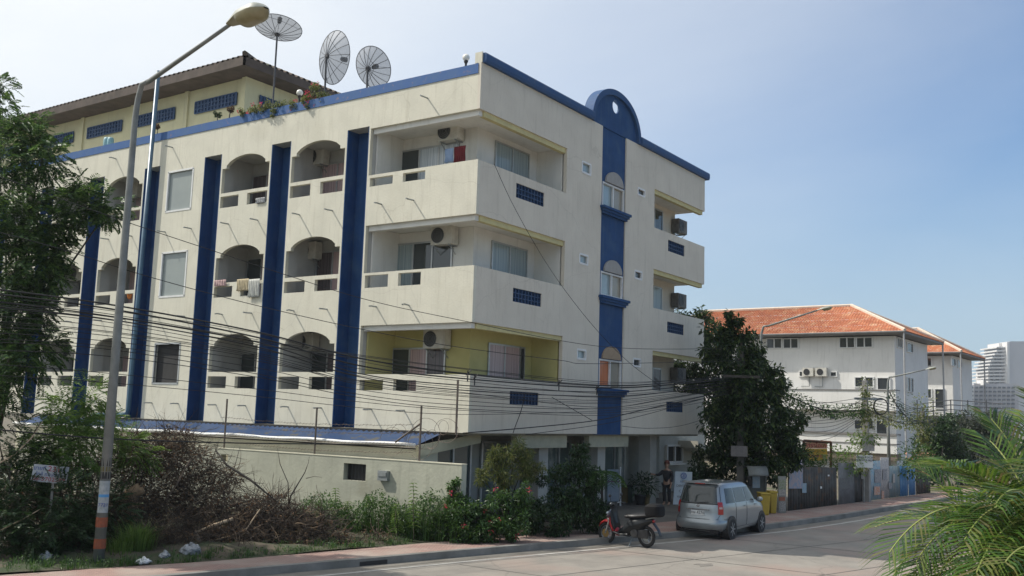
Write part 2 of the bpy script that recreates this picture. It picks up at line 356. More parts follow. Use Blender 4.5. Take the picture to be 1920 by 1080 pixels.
def solid(x0, x1, wins, zt):
    z = ZB[0]
    for wx0, wx1, z0, z1 in wins:
        side.box(x0, x1, 0, T, z, z0); side.box(x0, wx0, 0, T, z0, z1); side.box(wx1, x1, 0, T, z0, z1); z = z1
        f = MB(BT)
        f.box(wx0-.01, wx1+.01, -.015, .06, z0-.03, z0+.03); f.box(wx0-.01, wx1+.01, -.015, .06, z1-.03, z1+.03)
        f.box(wx0-.03, wx0+.03, -.012, .058, z0, z1); f.box(wx1-.03, wx1+.03, -.012, .058, z0, z1)
        fo = f.build('small_window', WFRAME, bld); g = MB(BT); g.box(wx0, wx1, .07, .075, z0, z1)
        g.build('pane', GLASSL if x0 < 6 else GLASS, fo)
    side.box(x0, x1, 0, T, z, zt)
solid(XO, 6.74, [(5.41, 5.93, 5.71, 5.99), (5.43, 5.93, 8.68, 8.97), (5.46, 6.0, 11.59, 11.93)], 13.42)
solid(8.40, 10.56, [(9.12, 9.65, 5.70, 5.95), (9.13, 9.65, 8.70, 8.96), (9.27, 9.79, 11.65, 11.88)], 13.42)
side.box(XO+.1, 14.6, YR, YR+.12, ZB[0], 13.2)     # wall behind the far balconies
side.box(10.3, 10.56, T, YR, ZB[0], 13.1)
side.box(-.0, T, -.0, .10, ZB[3], 13.42)
side.build('side_wall', CREAM_SHADED, bld)
for i in range(4): one('far_slab', WHITEP, bld, (10.58, 14.84, .16, 3.2, ZB[i]+.004, ZB[i]+.11))
for i in range(3): one('end_parapet', CREAM_SHADED, bld, (14.85, 14.97, T+.001, 3.3, ZB[i], ZC[i]))
one('end_parapet', CREAM_SHADED, bld, (14.85, 14.97, T+.001, 3.3, ZB[3], 13.4))
# main body mass, roof deck
m = MB(BT); m.box(1.56, 14.58, 1.26, YE, ZB[0]+.02, 13.16); m.build('building_core', WHITEP, bld)
m = MB(BT); m.box(.15, 14.8, .15, YE-.1, 13.16, 13.19); m.build('roof_deck', GREYP, bld)
# blue coping on the right face
def coping(x0, x1):
    m = MB(BT); pr = [(-.10, 13.42), (-.13, 13.50), (-.13, 13.64), (-.10, 13.69), (.20, 13.69), (.20, 13.42)]
    m.prism([(x0, p[0], p[1]) for p in pr][::-1], (x1-x0, 0, 0)); m.build('blue_coping', BLUEC, bld)
coping(.04, 5.99); coping(9.33, 15.17)
m = MB(BT); m.box(-.0, .04, -.02, .22, 13.42, 13.72); m.build('corner_cap', CREAM, bld)
# blue strip with pediment
m = MB(BT)
st = [(6.87, 8.36, 4.88, 5.80), (6.87, 8.36, 7.85, 8.64), (6.87, 8.36, 10.78, 11.60)]; z = 3.40
for x0, x1, z0, z1 in st:
    m.box(6.742, 8.398, .05, .17, z, z0); m.box(6.742, x0, .05, .17, z0, z1); m.box(x1, 8.398, .05, .17, z0, z1); z = z1
m.box(6.742, 8.398, .05, .17, z, 13.42)
cx, hw = 7.65, 1.66; z0 = 13.42; zt = 14.78; hx, hz, hr = 7.62, 14.32, .22
def ell(a): return (cx+hw*cos(a), .02, z0+(zt-z0)*(abs(sin(a))**.9))
n = 16
right = [ell(pi/2*k/n) for k in range(n+1)]; left = [ell(pi/2+pi/2*k/n) for k in range(n+1)]
hr_ = [(hx+hr*cos(a), .02, hz+hr*1.05*sin(a)) for a in [pi/2-pi*k/10 for k in range(11)]]
hl_ = [(hx+hr*cos(a), .02, hz+hr*1.05*sin(a)) for a in [pi*1.5-pi*k/10 for k in range(11)]]
rp = [(hx, .02, z0)] + [right[0]] + right[1:-1] + [(hx, .02, ell(pi/2)[2])] + hr_
m.prism(rp, (0, .05, 0))
lp = [(hx, .02, ell(pi/2)[2])] + left[1:] + [(hx, .02, z0)] + hl_
m.prism(lp, (0, .05, 0))
ped = m.build('blue_strip', BLUE, bld)
m = MB(BT)                                        # raised rim of the pediment
o_ = [(cx+(hw+.05)*cos(a), z0+(zt+.07-z0)*(abs(sin(a))**.9)) for a in [pi*k/28 for k in range(29)]]
i_ = [(cx+(hw-.13)*cos(a), z0+(zt-.13-z0)*(abs(sin(a))**.9)) for a in [pi*k/28 for k in range(29)]]
for k in range(28):
    a, b, c, d = o_[k], o_[k+1], i_[k+1], i_[k]
    m.prism([(a[0], -.07, a[1]), (b[0], -.07, b[1]), (c[0], -.07, c[1]), (d[0], -.07, d[1])], (0, .36, 0))
m.build('pediment_rim', BLUEC, bld)
for i, (x0, x1, z0_, z1_) in enumerate(st):        # strip windows with arched hoods and sills
    f = MB(BT)
    for a in ((x0, x1, z0_-.0, z0_+.05), (x0, x1, z1_-.05, z1_)): f.box(a[0], a[1], .04, .12, a[2], a[3])
    for xx in (x0+.025, (x0+x1)/2, x1-.025): f.box(xx-.025, xx+.025, .045, .115, z0_, z1_)
    fo = f.build('strip_window', WFRAME, bld)
    g = MB(BT); g.box(x0, (x0+x1)/2, .13, .135, z0_, z1_); g.build('pane', CURT_O if i == 0 else GLASSL, fo)
    g = MB(BT); g.box((x0+x1)/2, x1, .13, .135, z0_, z1_); g.build('pane', pm('tan_blind', (.36,.33,.26), (.32,.29,.23), scale=2, rough=.2), fo)
    h = MB(BT); xc = (x0+x1)/2; r = .60; pts = [(xc+r*cos(pi*k/12), -.02, z1_+.02+.42*sin(pi*k/12)) for k in range(13)]
    h.prism(pts, (0, .068, 0)); h.build('hood', pm('hood_tan', (.34,.33,.31), (.30,.29,.27), rough=.8) if i else pm('hood_brown', (.36,.27,.18), rough=.8), bld)
    s_ = MB(BT)
    s_.box(6.66, 8.55, -.16, .045, z0_-.10, z0_-.02); s_.box(6.70, 8.50, -.11, .045, z0_-.18, z0_-.10); s_.box(6.74, 8.44, -.06, .045, z0_-.26, z0_-.18)
    s_.build('window_sill', BLUE, bld)
# sliding doors and windows behind the balconies
def slider_x(y0, y1, z0, z1, mats, X=XR, par=None, fr=ALU):
    f = MB(BT); n = len(mats)
    f.box(X-.05, X-.004, y0, y1, z1-.05, z1); f.box(X-.05, X-.004, y0, y1, z0, z0+.05)
    for k in range(n+1): yy = y0+(y1-y0)*k/n; f.box(X-.052, X-.006, yy-.025, yy+.025, z0, z1)
    fo = f.build('sliding_door', fr, bld)
    for k, mt in enumerate(mats):
        g = MB(BT); g.box(X-.03, X-.02, y0+(y1-y0)*k/n, y0+(y1-y0)*(k+1)/n, z0, z1); g.build('pane', mt, fo)
def slider_y(x0, x1, z0, z1, mats, Y=YR, name='window', fr=ALU):
    f = MB(BT); n = len(mats)
    f.box(x0, x1, Y-.05, Y-.004, z1-.05, z1); f.box(x0, x1, Y-.05, Y-.004, z0, z0+.05)
    for k in range(n+1): xx = x0+(x1-x0)*k/n; f.box(xx-.025, xx+.025, Y-.052, Y-.006, z0, z1)
    fo = f.build(name, fr, bld)
    for k, mt in enumerate(mats):
        g = MB(BT); g.box(x0+(x1-x0)*k/n, x0+(x1-x0)*(k+1)/n, Y-.03, Y-.02, z0, z1); g.build('pane', mt, fo)
slider_x(1.75, 3.95, 9.36, 11.77, [CURT_W, CURT_W, GLASS])
slider_x(1.85, 4.02, 6.46, 8.90, [GLASS, GLASS, CURT_B])
slider_x(1.95, 3.92, 3.56, 5.78, [CURT_D, CURT_P, GLASS])
slider_y(2.28, 4.04, 9.9, 11.95, [CURT_B, CURT_B]); slider_y(2.27, 4.08, 7.0, 8.95, [CURT_B, CURT_B])
slider_y(2.27, 3.86, 4.1, 5.97, [CURT_P, CURT_P]); slider_y(3.88, 4.10, 4.1, 5.97, [DARK], name='open_sash')
for zt_, mt in ((11.94, GLASS), (8.95, CURT_B), (5.86, CURT_D)): slider_y(12.72, 13.4, zt_-1.6, zt_, [mt])
for i, (a, b) in enumerate(bays[:8]):
    if i == 2: continue
    for k, zt_ in enumerate((5.70, 8.88, 11.74)):
        mt = [[CURT_D, CURT_P, CURT_P], [CURT_D, CURT_P, CURT_P], [], [GLASS]*3, [CURT_D]*3, [GLASS]*3, [CURT_D]*3, [GLASS]*3][i][k]
        m2 = [[GLASS, CURT_D, CURT_P], [GLASS, GLASS, CURT_D], [], [CURT_P]*3, [GLASS]*3, [GLASS]*3, [CURT_D]*3, [GLASS]*3][i][k]
        y0 = a+1.35; slider_x(a+.95, y0+1.0, [3.56, 6.46, 9.36][k], zt_, [mt, m2], X=1.345)
# air conditioners hung on balcony walls: casing, fan grille, bracket
def ac_unit(c, ax, parent, dirty=True):
    """c: lower back centre on the wall, ax: 'x' faces -X, 'y' faces -Y (metres)"""
    x, y, z = c
    L_, D_, H_ = .86, .34, .60
    body = MB()
    if ax == 'x': body.box(x-D_-.06, x-.06, y-L_/2, y+L_/2, z, z+H_)
    else: body.box(x-L_/2, x+L_/2, y-D_-.06, y-.06, z, z+H_)
    b = body.build('air_conditioner', AC_M, parent, bev=.02)
    g = MB()
    if ax == 'x':
        cc = Vector((x-D_-.062, y+.14, z+H_/2)); n_ = (-1,0,0)
    else: cc = Vector((x-.14, y-D_-.062, z+H_/2)); n_ = (0,-1,0)
    g.lathe(cc, [(.25, -.002), (.25, .012)], 20, n_); g.m = 1
    for rr in (.07, .13, .19, .245):
        u = Vector((0,1,0)) if ax == 'x' else Vector((1,0,0)); pts = [cc+Vector(n_)*.018+u*cos(a)*rr+Vector((0,0,1))*sin(a)*rr for a in [2*pi*k/20 for k in range(21)]]
        g.tube(pts, .006, 4, False)
    g.build('fan_grille', [BLACK, METAL], b)
    k = MB()
    if ax == 'x': k.box(x-.03, x-.004, y-.32, y+.32, z-.038, z-.003)
    else: k.box(x-.32, x+.32, y-.03, y-.004, z-.038, z-.003)
    for s in (-.3, .3):
        if ax == 'x': k.box(x-D_-.06, x, y+s-.02, y+s+.02, z-.04, z-.001); k.tube([(x-.01, y+s, z-.28), (x-.36, y+s, z-.03)], .014, 5)
        else: k.box(x+s-.02, x+s+.02, y-D_-.06, y, z-.04, z-.001); k.tube([(x+s, y-.01, z-.28), (x+s, y-.36, z-.03)], .014, 5)
    k.build('bracket', METAL, b)
    return b
AC_M = pm('ac_casing', (.60,.58,.52), (.48,.46,.40), scale=5, rough=.6, streak=(.28,.25,.2))
AC_D = pm('sooty_ac', (.20,.19,.17), (.12,.11,.10), scale=5, rough=.7)
SOOT = pm('soot_stain', (.10,.095,.085), (.2,.19,.17), scale=5, rough=.9)
for y, z in ((1.92, 11.76), (2.0, 8.70), (2.12, 5.72)): ac_unit(BT((XR, y, z)), 'x', bld)
for y, z in ((7.85-.55, 11.68), (7.8-.4, 8.62), (7.3, 5.72), (17.0, 11.6), (20.2, 8.6), (20.2, 5.6)): ac_unit(BT((1.35, y, z)), 'x', bld)
for z in (11.25, 8.3, 5.4):
    q = ac_unit(BT((14.62, 1.12, z)), 'y', bld); q.data.materials.clear(); q.data.materials.append(AC_D)
# drain spouts: a row under each parapet
sp = [(1.85,12.7)]
for z in (9.80, 6.84, 3.96):
    sp += [(2.2, z), (3.4, z)]
    for a, b in bays[:7]: sp += [(a+.45, z), (a+1.85, z)]
for a, b in bays[:7]:
    if a > 9: sp.append((a+1.8, 12.78))
for y, z in sp:
    m = MB(BT); j = random.uniform(-.03, .03); m.tube([(0.02, y, z), (-.20, y, z+j*.5), (-.31+j, y, z-.01)], .022, 6)
    m.build('drain_spout', METAL, bld)
# tall blue vent pipe on the fourth panel
m = MB(); p0 = on_x(297, 133, -.22); p1 = on_x(240, 778, -.22)
m.tube([(-.22, p0.y, p0.z), (-.22, p1.y, p1.z+.25), (-.22, p1.y+.05, p1.z+.06), (-.22, p1.y+.3, p1.z), (-.22, p1.y+2.2, p1.z-.06)], .085, 10)
m.build('vent_pipe', pm('teal_pipe', (.035,.09,.15), (.06,.13,.19), scale=2, rough=.35), bld, smooth=True)
# ---- ground floor under the overhang
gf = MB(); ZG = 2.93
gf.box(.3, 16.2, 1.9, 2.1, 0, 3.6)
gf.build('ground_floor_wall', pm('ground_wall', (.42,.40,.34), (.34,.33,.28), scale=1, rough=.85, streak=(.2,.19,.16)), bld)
PIL = pm('pillar_paint', (.50,.48,.42), (.40,.38,.34), scale=1.3, rough=.8)
for x in (5.2, 9.1, 13.3): one('pillar', PIL, bld, (x-.28, x+.28, .75, 1.25, 0, ZG), tf=None)
FSC = pm('fascia', (.50,.47,.34), rough=.8)
one('fascia_beam', FSC, bld, (3.0, 6.0, .35, .55, 2.45, ZG-.003), tf=None); one('fascia_beam', FSC, bld, (7.5, 10.4, .35, .55, 2.45, ZG-.003), tf=None)
for x0, x1 in ((.8, 2.6), (3.2, 4.8), (5.6, 7.0), (7.1, 8.7), (9.5, 11.1), (11.2, 12.9)):
    f = MB(); f.box(x0, x1, 1.80, 1.88, 2.55, 2.62)
    for xx in (x0, (x0+x1)/2, x1): f.box(xx-.04, xx+.04, 1.80, 1.88, .2, 2.62)
    fo = f.build('glass_door', ALU, bld); g = MB(); g.box(x0, x1, 1.86, 1.87, .2, 2.6); g.build('pane', pm('reflecting_door_glass', (.10,.13,.12), (.30,.31,.28), scale=.9, rough=.12, fac=(.5,.62)), fo)
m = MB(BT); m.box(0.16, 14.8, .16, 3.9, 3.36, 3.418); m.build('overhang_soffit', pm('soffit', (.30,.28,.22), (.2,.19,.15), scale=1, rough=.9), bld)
# side wing with grille window and sloping canopy, right of the block
wing = thing('side_wing', 'low cream wing with a barred window and sloping canopy right of the apartment block', 'building', (17,2.6,0))
m = MB(); m.box(16.21, 24, 3.2, 9, 0, 3.3); m.build('wall', pm('wing_plaster', (.50,.49,.43), (.42,.41,.36), rough=.85, scale=1), wing)
m = MB(); a = on_y(1283, 826, 2.9); b = on_y(1330, 850, 2.9)
m.prism([(a.x, 2.2, a.z), (b.x+1.5, 2.2, b.z-.3), (b.x+1.5, 2.2, b.z-.6), (a.x, 2.2, a.z-.32)], (0, 1.0, 0)); m.build('canopy', pm('canopy_cream', (.60,.58,.5), rough=.8), wing)
f = MB(); p = on_y(1256, 836, 2.98); q = on_y(1284, 866, 2.98)
for a in ((p.x, q.x, q.z-.04, q.z+.04), (p.x, q.x, p.z-.04, p.z+.04)): f.box(a[0], a[1], 3.08, 3.19, a[2], a[3])
for xx in (p.x, (p.x+q.x)/2, q.x): f.box(xx-.05, xx+.05, 3.08, 3.19, q.z, p.z)
f.box(p.x-.1, q.x+.1, 2.9, 3.19, q.z-.12, q.z-.05)
fo = f.build('window', WFRAME, wing); g = MB(); g.box(p.x, q.x, 3.17, 3.18, q.z, p.z); g.build('pane', DARK, fo)
# ---- rooftop penthouse with tiled roof
pent = thing('rooftop_house', 'yellow rooftop storey with a wide dark corrugated tile roof and blue vent blocks', 'building', BT((2.5,12.6,13.19)))
m = MB(BT); m.box(2.5, 10.2, 12.62, 32.5, 13.192, 15.98)
for yy in (12.62, 15.95, 19.4, 22.95, 26.4): m.box(2.42, 2.5, yy, yy+.22, 13.192, 15.98)
m.build('wall', PENT, pent)
for y0, y1 in ((13.13, 15.5), (16.77, 19.10), (20.22, 22.62), (23.7, 26.0), (27.2, 29.6)):
    v = MB(BT); v.box(2.47, 2.495, y0, y1, 15.0, 15.46)
    for k in range(13): yy = y0+(y1-y0)*k/12; v.box(2.43, 2.47, yy-.03, yy+.03, 15.0, 15.46)
    for k in range(4): zz = 15.0+.46*k/3; v.box(2.432, 2.468, y0, y1, zz-.02, zz+.02)
    v.build('screen_block', SCREEN, pent)
v = MB(BT); v.box(3.1, 4.6, 12.58, 12.615, 15.0, 15.46)
for k in range(9): xx = 3.1+1.5*k/8; v.box(xx-.03, xx+.03, 12.55, 12.58, 15.0, 15.46)
v.build('screen_block', SCREEN, pent)
EZ = 16.33; ex0, ex1, ey0, ey1 = 1.55, 11.1, 11.72, 33.6
TILE_D = pm('old_brown_tile', (.085,.06,.045), (.14,.10,.075), scale=3, rough=.85, c3=(.05,.06,.035), c3fac=(.5,.7), c3scale=2)
m = MB(BT)                                       # eave board and soffit
for a in ((ex0, ex0+.07, ey0, ey1), (ex0, ex1, ey0-.0, ey0+.07)): m.box(a[0], a[1], a[2], a[3], EZ-.34, EZ-.03)
m.quad((ex0, ey0, EZ-.33), (ex1, ey0, EZ-.33), (ex1, ey1, EZ-.33), (ex0, ey1, EZ-.33))
m.build('eave', pm('dark_eave', (.10,.075,.06), (.06,.045,.035), scale=2, rough=.8), pent)
def ripple(mb, P0, U, V_, nu, top, amp=.04, n_per=6):
    """corrugated sheet: P0 corner, U along the eave, V_ up the slope; trimmed by top(u) -> 0..1"""
    P0, U, V_ = Vector(P0), Vector(U), Vector(V_); nn = nu*n_per; rows = []
    N_ = U.cross(V_).normalized(); N_ = N_ if N_.z > 0 else -N_
    for j in range(2):
        row = []
        for k in range(nn+1):
            u = k/nn; v = j*top(u); row.append(P0+U*u+V_*v+N_*(amp*sin(2*pi*u*nu)))
        rows.append(row)
    mb.grid(rows)
m = MB(BT); hwx = (ex1-ex0)/2; rise = 2.0; L2 = ey1-ey0
ripple(m, (ex0, ey0, EZ), (0, L2, 0), (hwx, 0, rise), 78, lambda u: max(.02, min(1, u*L2/hwx, (1-u)*L2/hwx)), .045)
ripple(m, (ex0, ey0, EZ), (ex1-ex0, 0, 0), (0, hwx, rise), 34, lambda u: max(.02, min(u, 1-u)*2), .045)
m.tube([(ex0, ey0, EZ+.08), (ex0+hwx, ey0+hwx, EZ+rise+.05)], .10, 6); m.tube([(ex0+hwx, ey0+hwx, EZ+rise+.05), (ex0+hwx, ey1-hwx, EZ+rise+.05)], .1, 6)
m.build('roof', TILE_D, pent)
# ================================================================ ground
KERB = [(-60, 11.6), (-30, 4.35), (-9.46, -.65), (-3.07, -2.16), (1.95, -3.43), (9.5, -5.33), (14.8, -5.95), (24, -6.6), (60, -9.5), (140, -16)]
INN = [(-60, 14.5), (-30, 6.9), (-12.24, 1.79), (-8.29, .49), (-4.96, -.2), (2.48, -1.63), (15.4, -4.04), (29, -5.25), (60, -8.2), (140, -14.6)]
CONC = pm('road_concrete', (.275,.25,.215), (.195,.178,.155), scale=.7, rough=.85, bump=.3, bscale=25, c3=(.28,.215,.18), c3fac=(.48,.62), c3scale=.22, fine=None, detail=9, crack=(.22, .007, 1.3, (.12,.11,.095), .3))
STAIN = pm('oil_stain', (.17,.155,.135), (.21,.19,.165), scale=3, rough=.6)
m = MB(); m.quad((-400,-500,-.005), (1200,-500,-.005), (1200,900,-.005), (-400,900,-.005))
m.build('ground', pm('dry_soil', (.16,.13,.09), (.10,.085,.06), scale=.6, rough=.95, bump=.5, bscale=8, c3=(.07,.08,.035), c3fac=(.5,.65), c3scale=.8), kind='structure')
m = MB(); far = [(140,-40), (60,-40), (24,-40), (14.8,-40), (9.5,-40), (1.95,-40), (-3.07,-40), (-9.46,-40), (-30,-40), (-60,-40)]
for i in range(len(KERB)-1):
    a, b = KERB[i], KERB[i+1]; m.quad((a[0], -40, 0), (b[0], -40, 0), (b[0], b[1], 0), (a[0], a[1], 0))
m.build('road', CONC, kind='structure')
def lerp_at(P, x):
    for i in range(len(P)-1):
        if P[i][0] <= x <= P[i+1][0]: t = (x-P[i][0])/(P[i+1][0]-P[i][0]); return P[i][1]+t*(P[i+1][1]-P[i][1])
# slab joints, worn edge line and tar seams
def along(pts, off, z, w, x0, x1, mb, n=40):
    for k in range(n):
        xa = x0+(x1-x0)*k/n; xb = x0+(x1-x0)*(k+1)/n
        def yy(x):
            for i in range(len(pts)-1):
                if pts[i][0] <= x <= pts[i+1][0]: t = (x-pts[i][0])/(pts[i+1][0]-pts[i][0]); return pts[i][1]+t*(pts[i+1][1]-pts[i][1])
            return pts[-1][1]
        mb.quad((xa, yy(xa)-off-w, z), (xb, yy(xb)-off-w, z), (xb, yy(xb)-off, z), (xa, yy(xa)-off, z))
m = MB(); along(KERB, .62, .004, .09, -30, 40, m); m.build('edge_line', pm('worn_white_line', (.62,.60,.54), (.42,.40,.36), scale=3, rough=.8), kind='structure')
m = MB(); along(KERB, .02, .004, .42, -30, 60, m); m.build('gutter', pm('gutter_grime', (.16,.145,.12), (.22,.20,.17), scale=1.2, rough=.9), kind='structure')
m = MB(); along(KERB, 3.3, .004, .035, -30, 60, m, 30); along(KERB, 6.6, .004, .035, -30, 60, m, 30)
for k in range(-5, 12): x = k*5.0+1; m.quad((x, -30, .0045), (x+.035, -30, .0045), (x+.035-2.0, -3.2-.25*(x), .0045) if False else (x+.035, -6.0 if x > 8 else -4.4-(.25*(x-2)), .0045), (x, -6.0 if x > 8 else -4.4-(.25*(x-2)), .0045))
m.build('slab_joint', pm('tar_seam', (.07,.065,.06), (.12,.11,.10), scale=2, rough=.8), kind='structure')
m = MB()
for k in range(12):
    x = random.uniform(-8, 22); y = lerp_at(KERB, x)-random.uniform(.5, 9); r = random.uniform(.06,.35); a0 = random.uniform(0,3)
    m.add([(x+r*(1+.5*sin(3*a+a0))*cos(a)*1.6, y+r*(1+.4*cos(2*a+a0))*sin(a), .0048+k*.0001) for a in [2*pi*j/18 for j in range(18)]], [tuple(range(18))])
m.build('road_stains', STAIN, kind='structure')
# kerb with real step, pink paving
m = MB()
for i in range(len(KERB)-1):
    a, b = KERB[i], KERB[i+1]
    m.prism([(a[0], a[1], -.02), (b[0], b[1], -.02), (b[0], b[1]+.2, -.02), (a[0], a[1]+.2, -.02)], (0, 0, .185))
m.build('kerb', pm('kerb_concrete', (.24,.23,.21), (.15,.145,.13), scale=1.5, rough=.9, bump=.3, bscale=20), kind='structure')
PAVE, t_, b_ = NT('pink_pavers'); n_ = t_.nodes; l_ = t_.links
tcn = n_.new('ShaderNodeTexCoord'); mpn = n_.new('ShaderNodeMapping'); mpn.inputs['Rotation'].default_value = (0, 0, radians(14)); br = n_.new('ShaderNodeTexBrick')
br.inputs['Scale'].default_value = 4.0; br.inputs['Color1'].default_value = (.36,.225,.185,1); br.inputs['Color2'].default_value = (.29,.185,.155,1); br.inputs['Mortar'].default_value = (.12,.10,.09,1); br.inputs['Mortar Size'].default_value = .02
nn_ = n_.new('ShaderNodeTexNoise'); nn_.inputs['Scale'].default_value = .9; nn_.inputs['Detail'].default_value = 7; mm = n_.new('ShaderNodeMixRGB'); mm.inputs[2].default_value = (.36,.32,.27,1)
mr_ = n_.new('ShaderNodeMapRange'); mr_.inputs['From Min'].default_value = .45; mr_.inputs['From Max'].default_value = .7; mr_.inputs['To Max'].default_value = .7
l_.new(tcn.outputs['Object'], mpn.inputs[0]); l_.new(mpn.outputs[0], br.inputs['Vector']); l_.new(tcn.outputs['Object'], nn_.inputs['Vector']); l_.new(nn_.outputs['Fac'], mr_.inputs['Value'])
l_.new(mr_.outputs[0], mm.inputs[0]); l_.new(br.outputs['Color'], mm.inputs[1]); l_.new(mm.outputs[0], b_.inputs['Base Color']); b_.inputs['Roughness'].default_value = .9
m = MB()
xs = sorted(set([p[0] for p in KERB]+[p[0] for p in INN]))
for a, b in zip(xs, xs[1:]):
    m.quad((a, lerp_at(KERB, a)+.2, .15), (b, lerp_at(KERB, b)+.2, .15), (b, lerp_at(INN, b), .15), (a, lerp_at(INN, a), .15))
m.build('pavement', PAVE, kind='structure')
m = MB()                                          # soil verge behind the paving, slightly uneven, and concrete forecourt
rows = []
for j in range(26):
    row = []
    for i in range(60):
        x = -40+44*i/59; y0 = lerp_at(INN, x); y = y0+(j/25)**1.4*26
        row.append((x, y, .14+.10*min(1, j/3)+.06*sin(x*2.1+j)*min(1, j/2)+.05*sin(x*.9+j*.7)))
    rows.append(row)
m.grid(rows); m.build('verge', pm('weedy_soil', (.095,.075,.05), (.05,.042,.028), scale=1.5, rough=.95, bump=.6, bscale=12, c3=(.035,.05,.018), c3fac=(.42,.58), c3scale=1.2), smooth=True, kind='structure')
m = MB(); a = 3.2
for a, b in zip([4, 8, 12, 15.4], [8, 12, 15.4, 24]): m.quad((a, lerp_at(INN, a), .145), (b, lerp_at(INN, b), .145), (b, 3.3, .2), (a, 3.3, .2))
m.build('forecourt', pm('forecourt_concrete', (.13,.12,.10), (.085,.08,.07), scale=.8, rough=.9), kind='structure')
m = MB(); q = [on_z(1145, 958, .15), on_z(1000, 985, .15), on_z(1130, 975, .15)]
m.tube([on_z(930, 1006, .2), on_z(1020, 994, .2), on_z(1130, 972, .2)], .09, 6); m.build('planter_edge', pm('planter_kerb', (.22,.17,.11), (.15,.12,.08), rough=.9), label='low brown edging in front of the dark shrubs', cat='edging')
# drain inlet slot in the kerb
m = MB(); p = on_z(715, 1062, 0); yk = lerp_at(KERB, p.x)
m.obox((p.x, yk-.004, .055), (.36, -.09, 0), (0.003, .008, 0), (0, 0, .045)); m.build('drain_slot', DARK, kind='structure')

# ================================================================ annex, compound wall
ann = thing('garden_annex', 'low annex with blue corrugated roof and white gutter against the arcade', 'building', (-1, 1, 0))
AE = 22.0
m = MB(); m.box(-.95, -.06, 1.02, AE, 0, 2.42)
m.build('wall', pm('annex_plaster', (.66,.62,.46), (.58,.54,.40), scale=1, rough=.85, streak=(.4,.37,.27)), ann)
m = MB(); ripple(m, (-1.08, .98, 2.55), (0, AE-1, 0), (1.04, 0, .30), 90, lambda u: 1, .03, 4)
m.build('roof', pm('blue_metal_roof', (.05,.10,.22), (.08,.12,.22), scale=2, rough=.45, metal=.2, c3=(.15,.145,.13), c3fac=(.56,.68), c3scale=2.5), ann)
m = MB(); m.prism([(-1.08, .93, 2.54), (1.9, .93, 2.90), (1.9, .93, 2.60), (-.98, .93, 2.24)], (0, .10, 0)); m.build('fascia', pm('annex_fascia', (.58,.54,.38), rough=.85), ann)
m = MB(); pts = [(-1.12+.02*sin(k*1.7), 1.0+(AE-1)*k/30, 2.55+.018*sin(k*1.3)) for k in range(31)]; m.tube(pts, .05, 7); m.build('gutter', WFRAME, ann, smooth=True)
m = MB(); m.box(-.05, .02, 1.03, AE, 2.45, 2.925); m.build('shade_strip', DARK, ann)  # dark strip standing in for the shade between annex roof and facade
cw = thing('compound_wall', 'rendered grey-green compound wall with a small barred opening and meter box', 'wall', (-1.4, 0, 0))
wx = -1.38; e0 = on_x(866, 872, wx); wz = e0.z; yA = e0.y
m = MB(); w0 = on_x(645, 868, wx); w1 = on_x(685, 903, wx); v0 = on_x(414, 852, wx); v1 = on_x(427, 866, wx)
segs = [(yA, w1.y), (w0.y, v1.y), (v0.y, 21)]
for a, b in segs: m.box(wx, wx+.22, a, b, -.1, wz)
for p, q in ((w1, w0), (v1, v0)): m.box(wx, wx+.22, p.y, q.y, -.1, min(p.z, q.z)); m.box(wx, wx+.22, p.y, q.y, max(p.z, q.z), wz)
m.build('wall', pm('compound_render', (.44,.44,.35), (.36,.36,.29), scale=1.1, rough=.9, bump=.4, bscale=10, streak=(.22,.22,.17), c3=(.30,.29,.22), c3scale=.6), cw)
m = MB()
for k in range(6): yy = w1.y+(w0.y-w1.y)*(k+.5)/6; m.tube([(wx+.12, yy, w1.z), (wx+.12, yy, w0.z)], .012, 5)
m.box(wx+.21, wx+.24, w1.y-.1, w0.y+.1, w1.z-.1, w0.z+.1); m.build('barred_opening', BLACK, cw)
m = MB(); a = on_x(709, 882, wx-.1); b = on_x(726, 902, wx-.1); m.box(wx-.12, wx-.001, b.y, a.y, b.z, a.z); m.box(wx-.14, wx-.122, b.y+.03, a.y-.03, b.z+.12, a.z-.04)
m.build('meter_box', METAL, cw)
m = MB(); m.box(wx-.012, wx+.23, yA-.01, 21, wz, wz+.025); m.build('coping', pm('wall_top', (.56,.54,.42), (.48,.46,.36), rough=.9), cw)
for i, (px, y0, y1) in enumerate(((420, 748, 838), (592, 764, 808), (786, 760, 864), (855, 712, 812))):
    b = on_x(px, y1, wx+.11); t = on_x(px+2, y0, wx+.11)
    m = MB(); m.tube([(b.x, b.y, wz+.026 if i != 3 else 2.9), (b.x, b.y, t.z)], .032, 6)
    if i == 2: m.tube([(b.x, b.y, t.z-.5), (b.x, b.y+.9, t.z-1.05)], .028, 6)
    m.build('barbed_wire_post', pm('rusty_angle_iron', (.10,.09,.08), (.17,.13,.10), scale=8, rough=.8), cw)
def barbed(mb, a, b, sag, n=26, barbs=True):
    a, b = Vector(a), Vector(b); pts = [a+(b-a)*(k/n)+Vector((0,0,-sag*4*(k/n)*(1-k/n)+random.uniform(-.012,.012))) for k in range(n+1)]; mb.tube(pts, .006, 3, False)
    if barbs:
        for p in pts[1:-1]: mb.tube([p+Vector((0,-.03,.03)), p+Vector((0,.03,-.03))], .004, 3, False)
m = MB()
for z in (.25, .5, .78, 1.02):
    barbed(m, (wx+.11, yA+1.8, wz+z), (wx+.11, 9.2, wz+z), .1, 60)
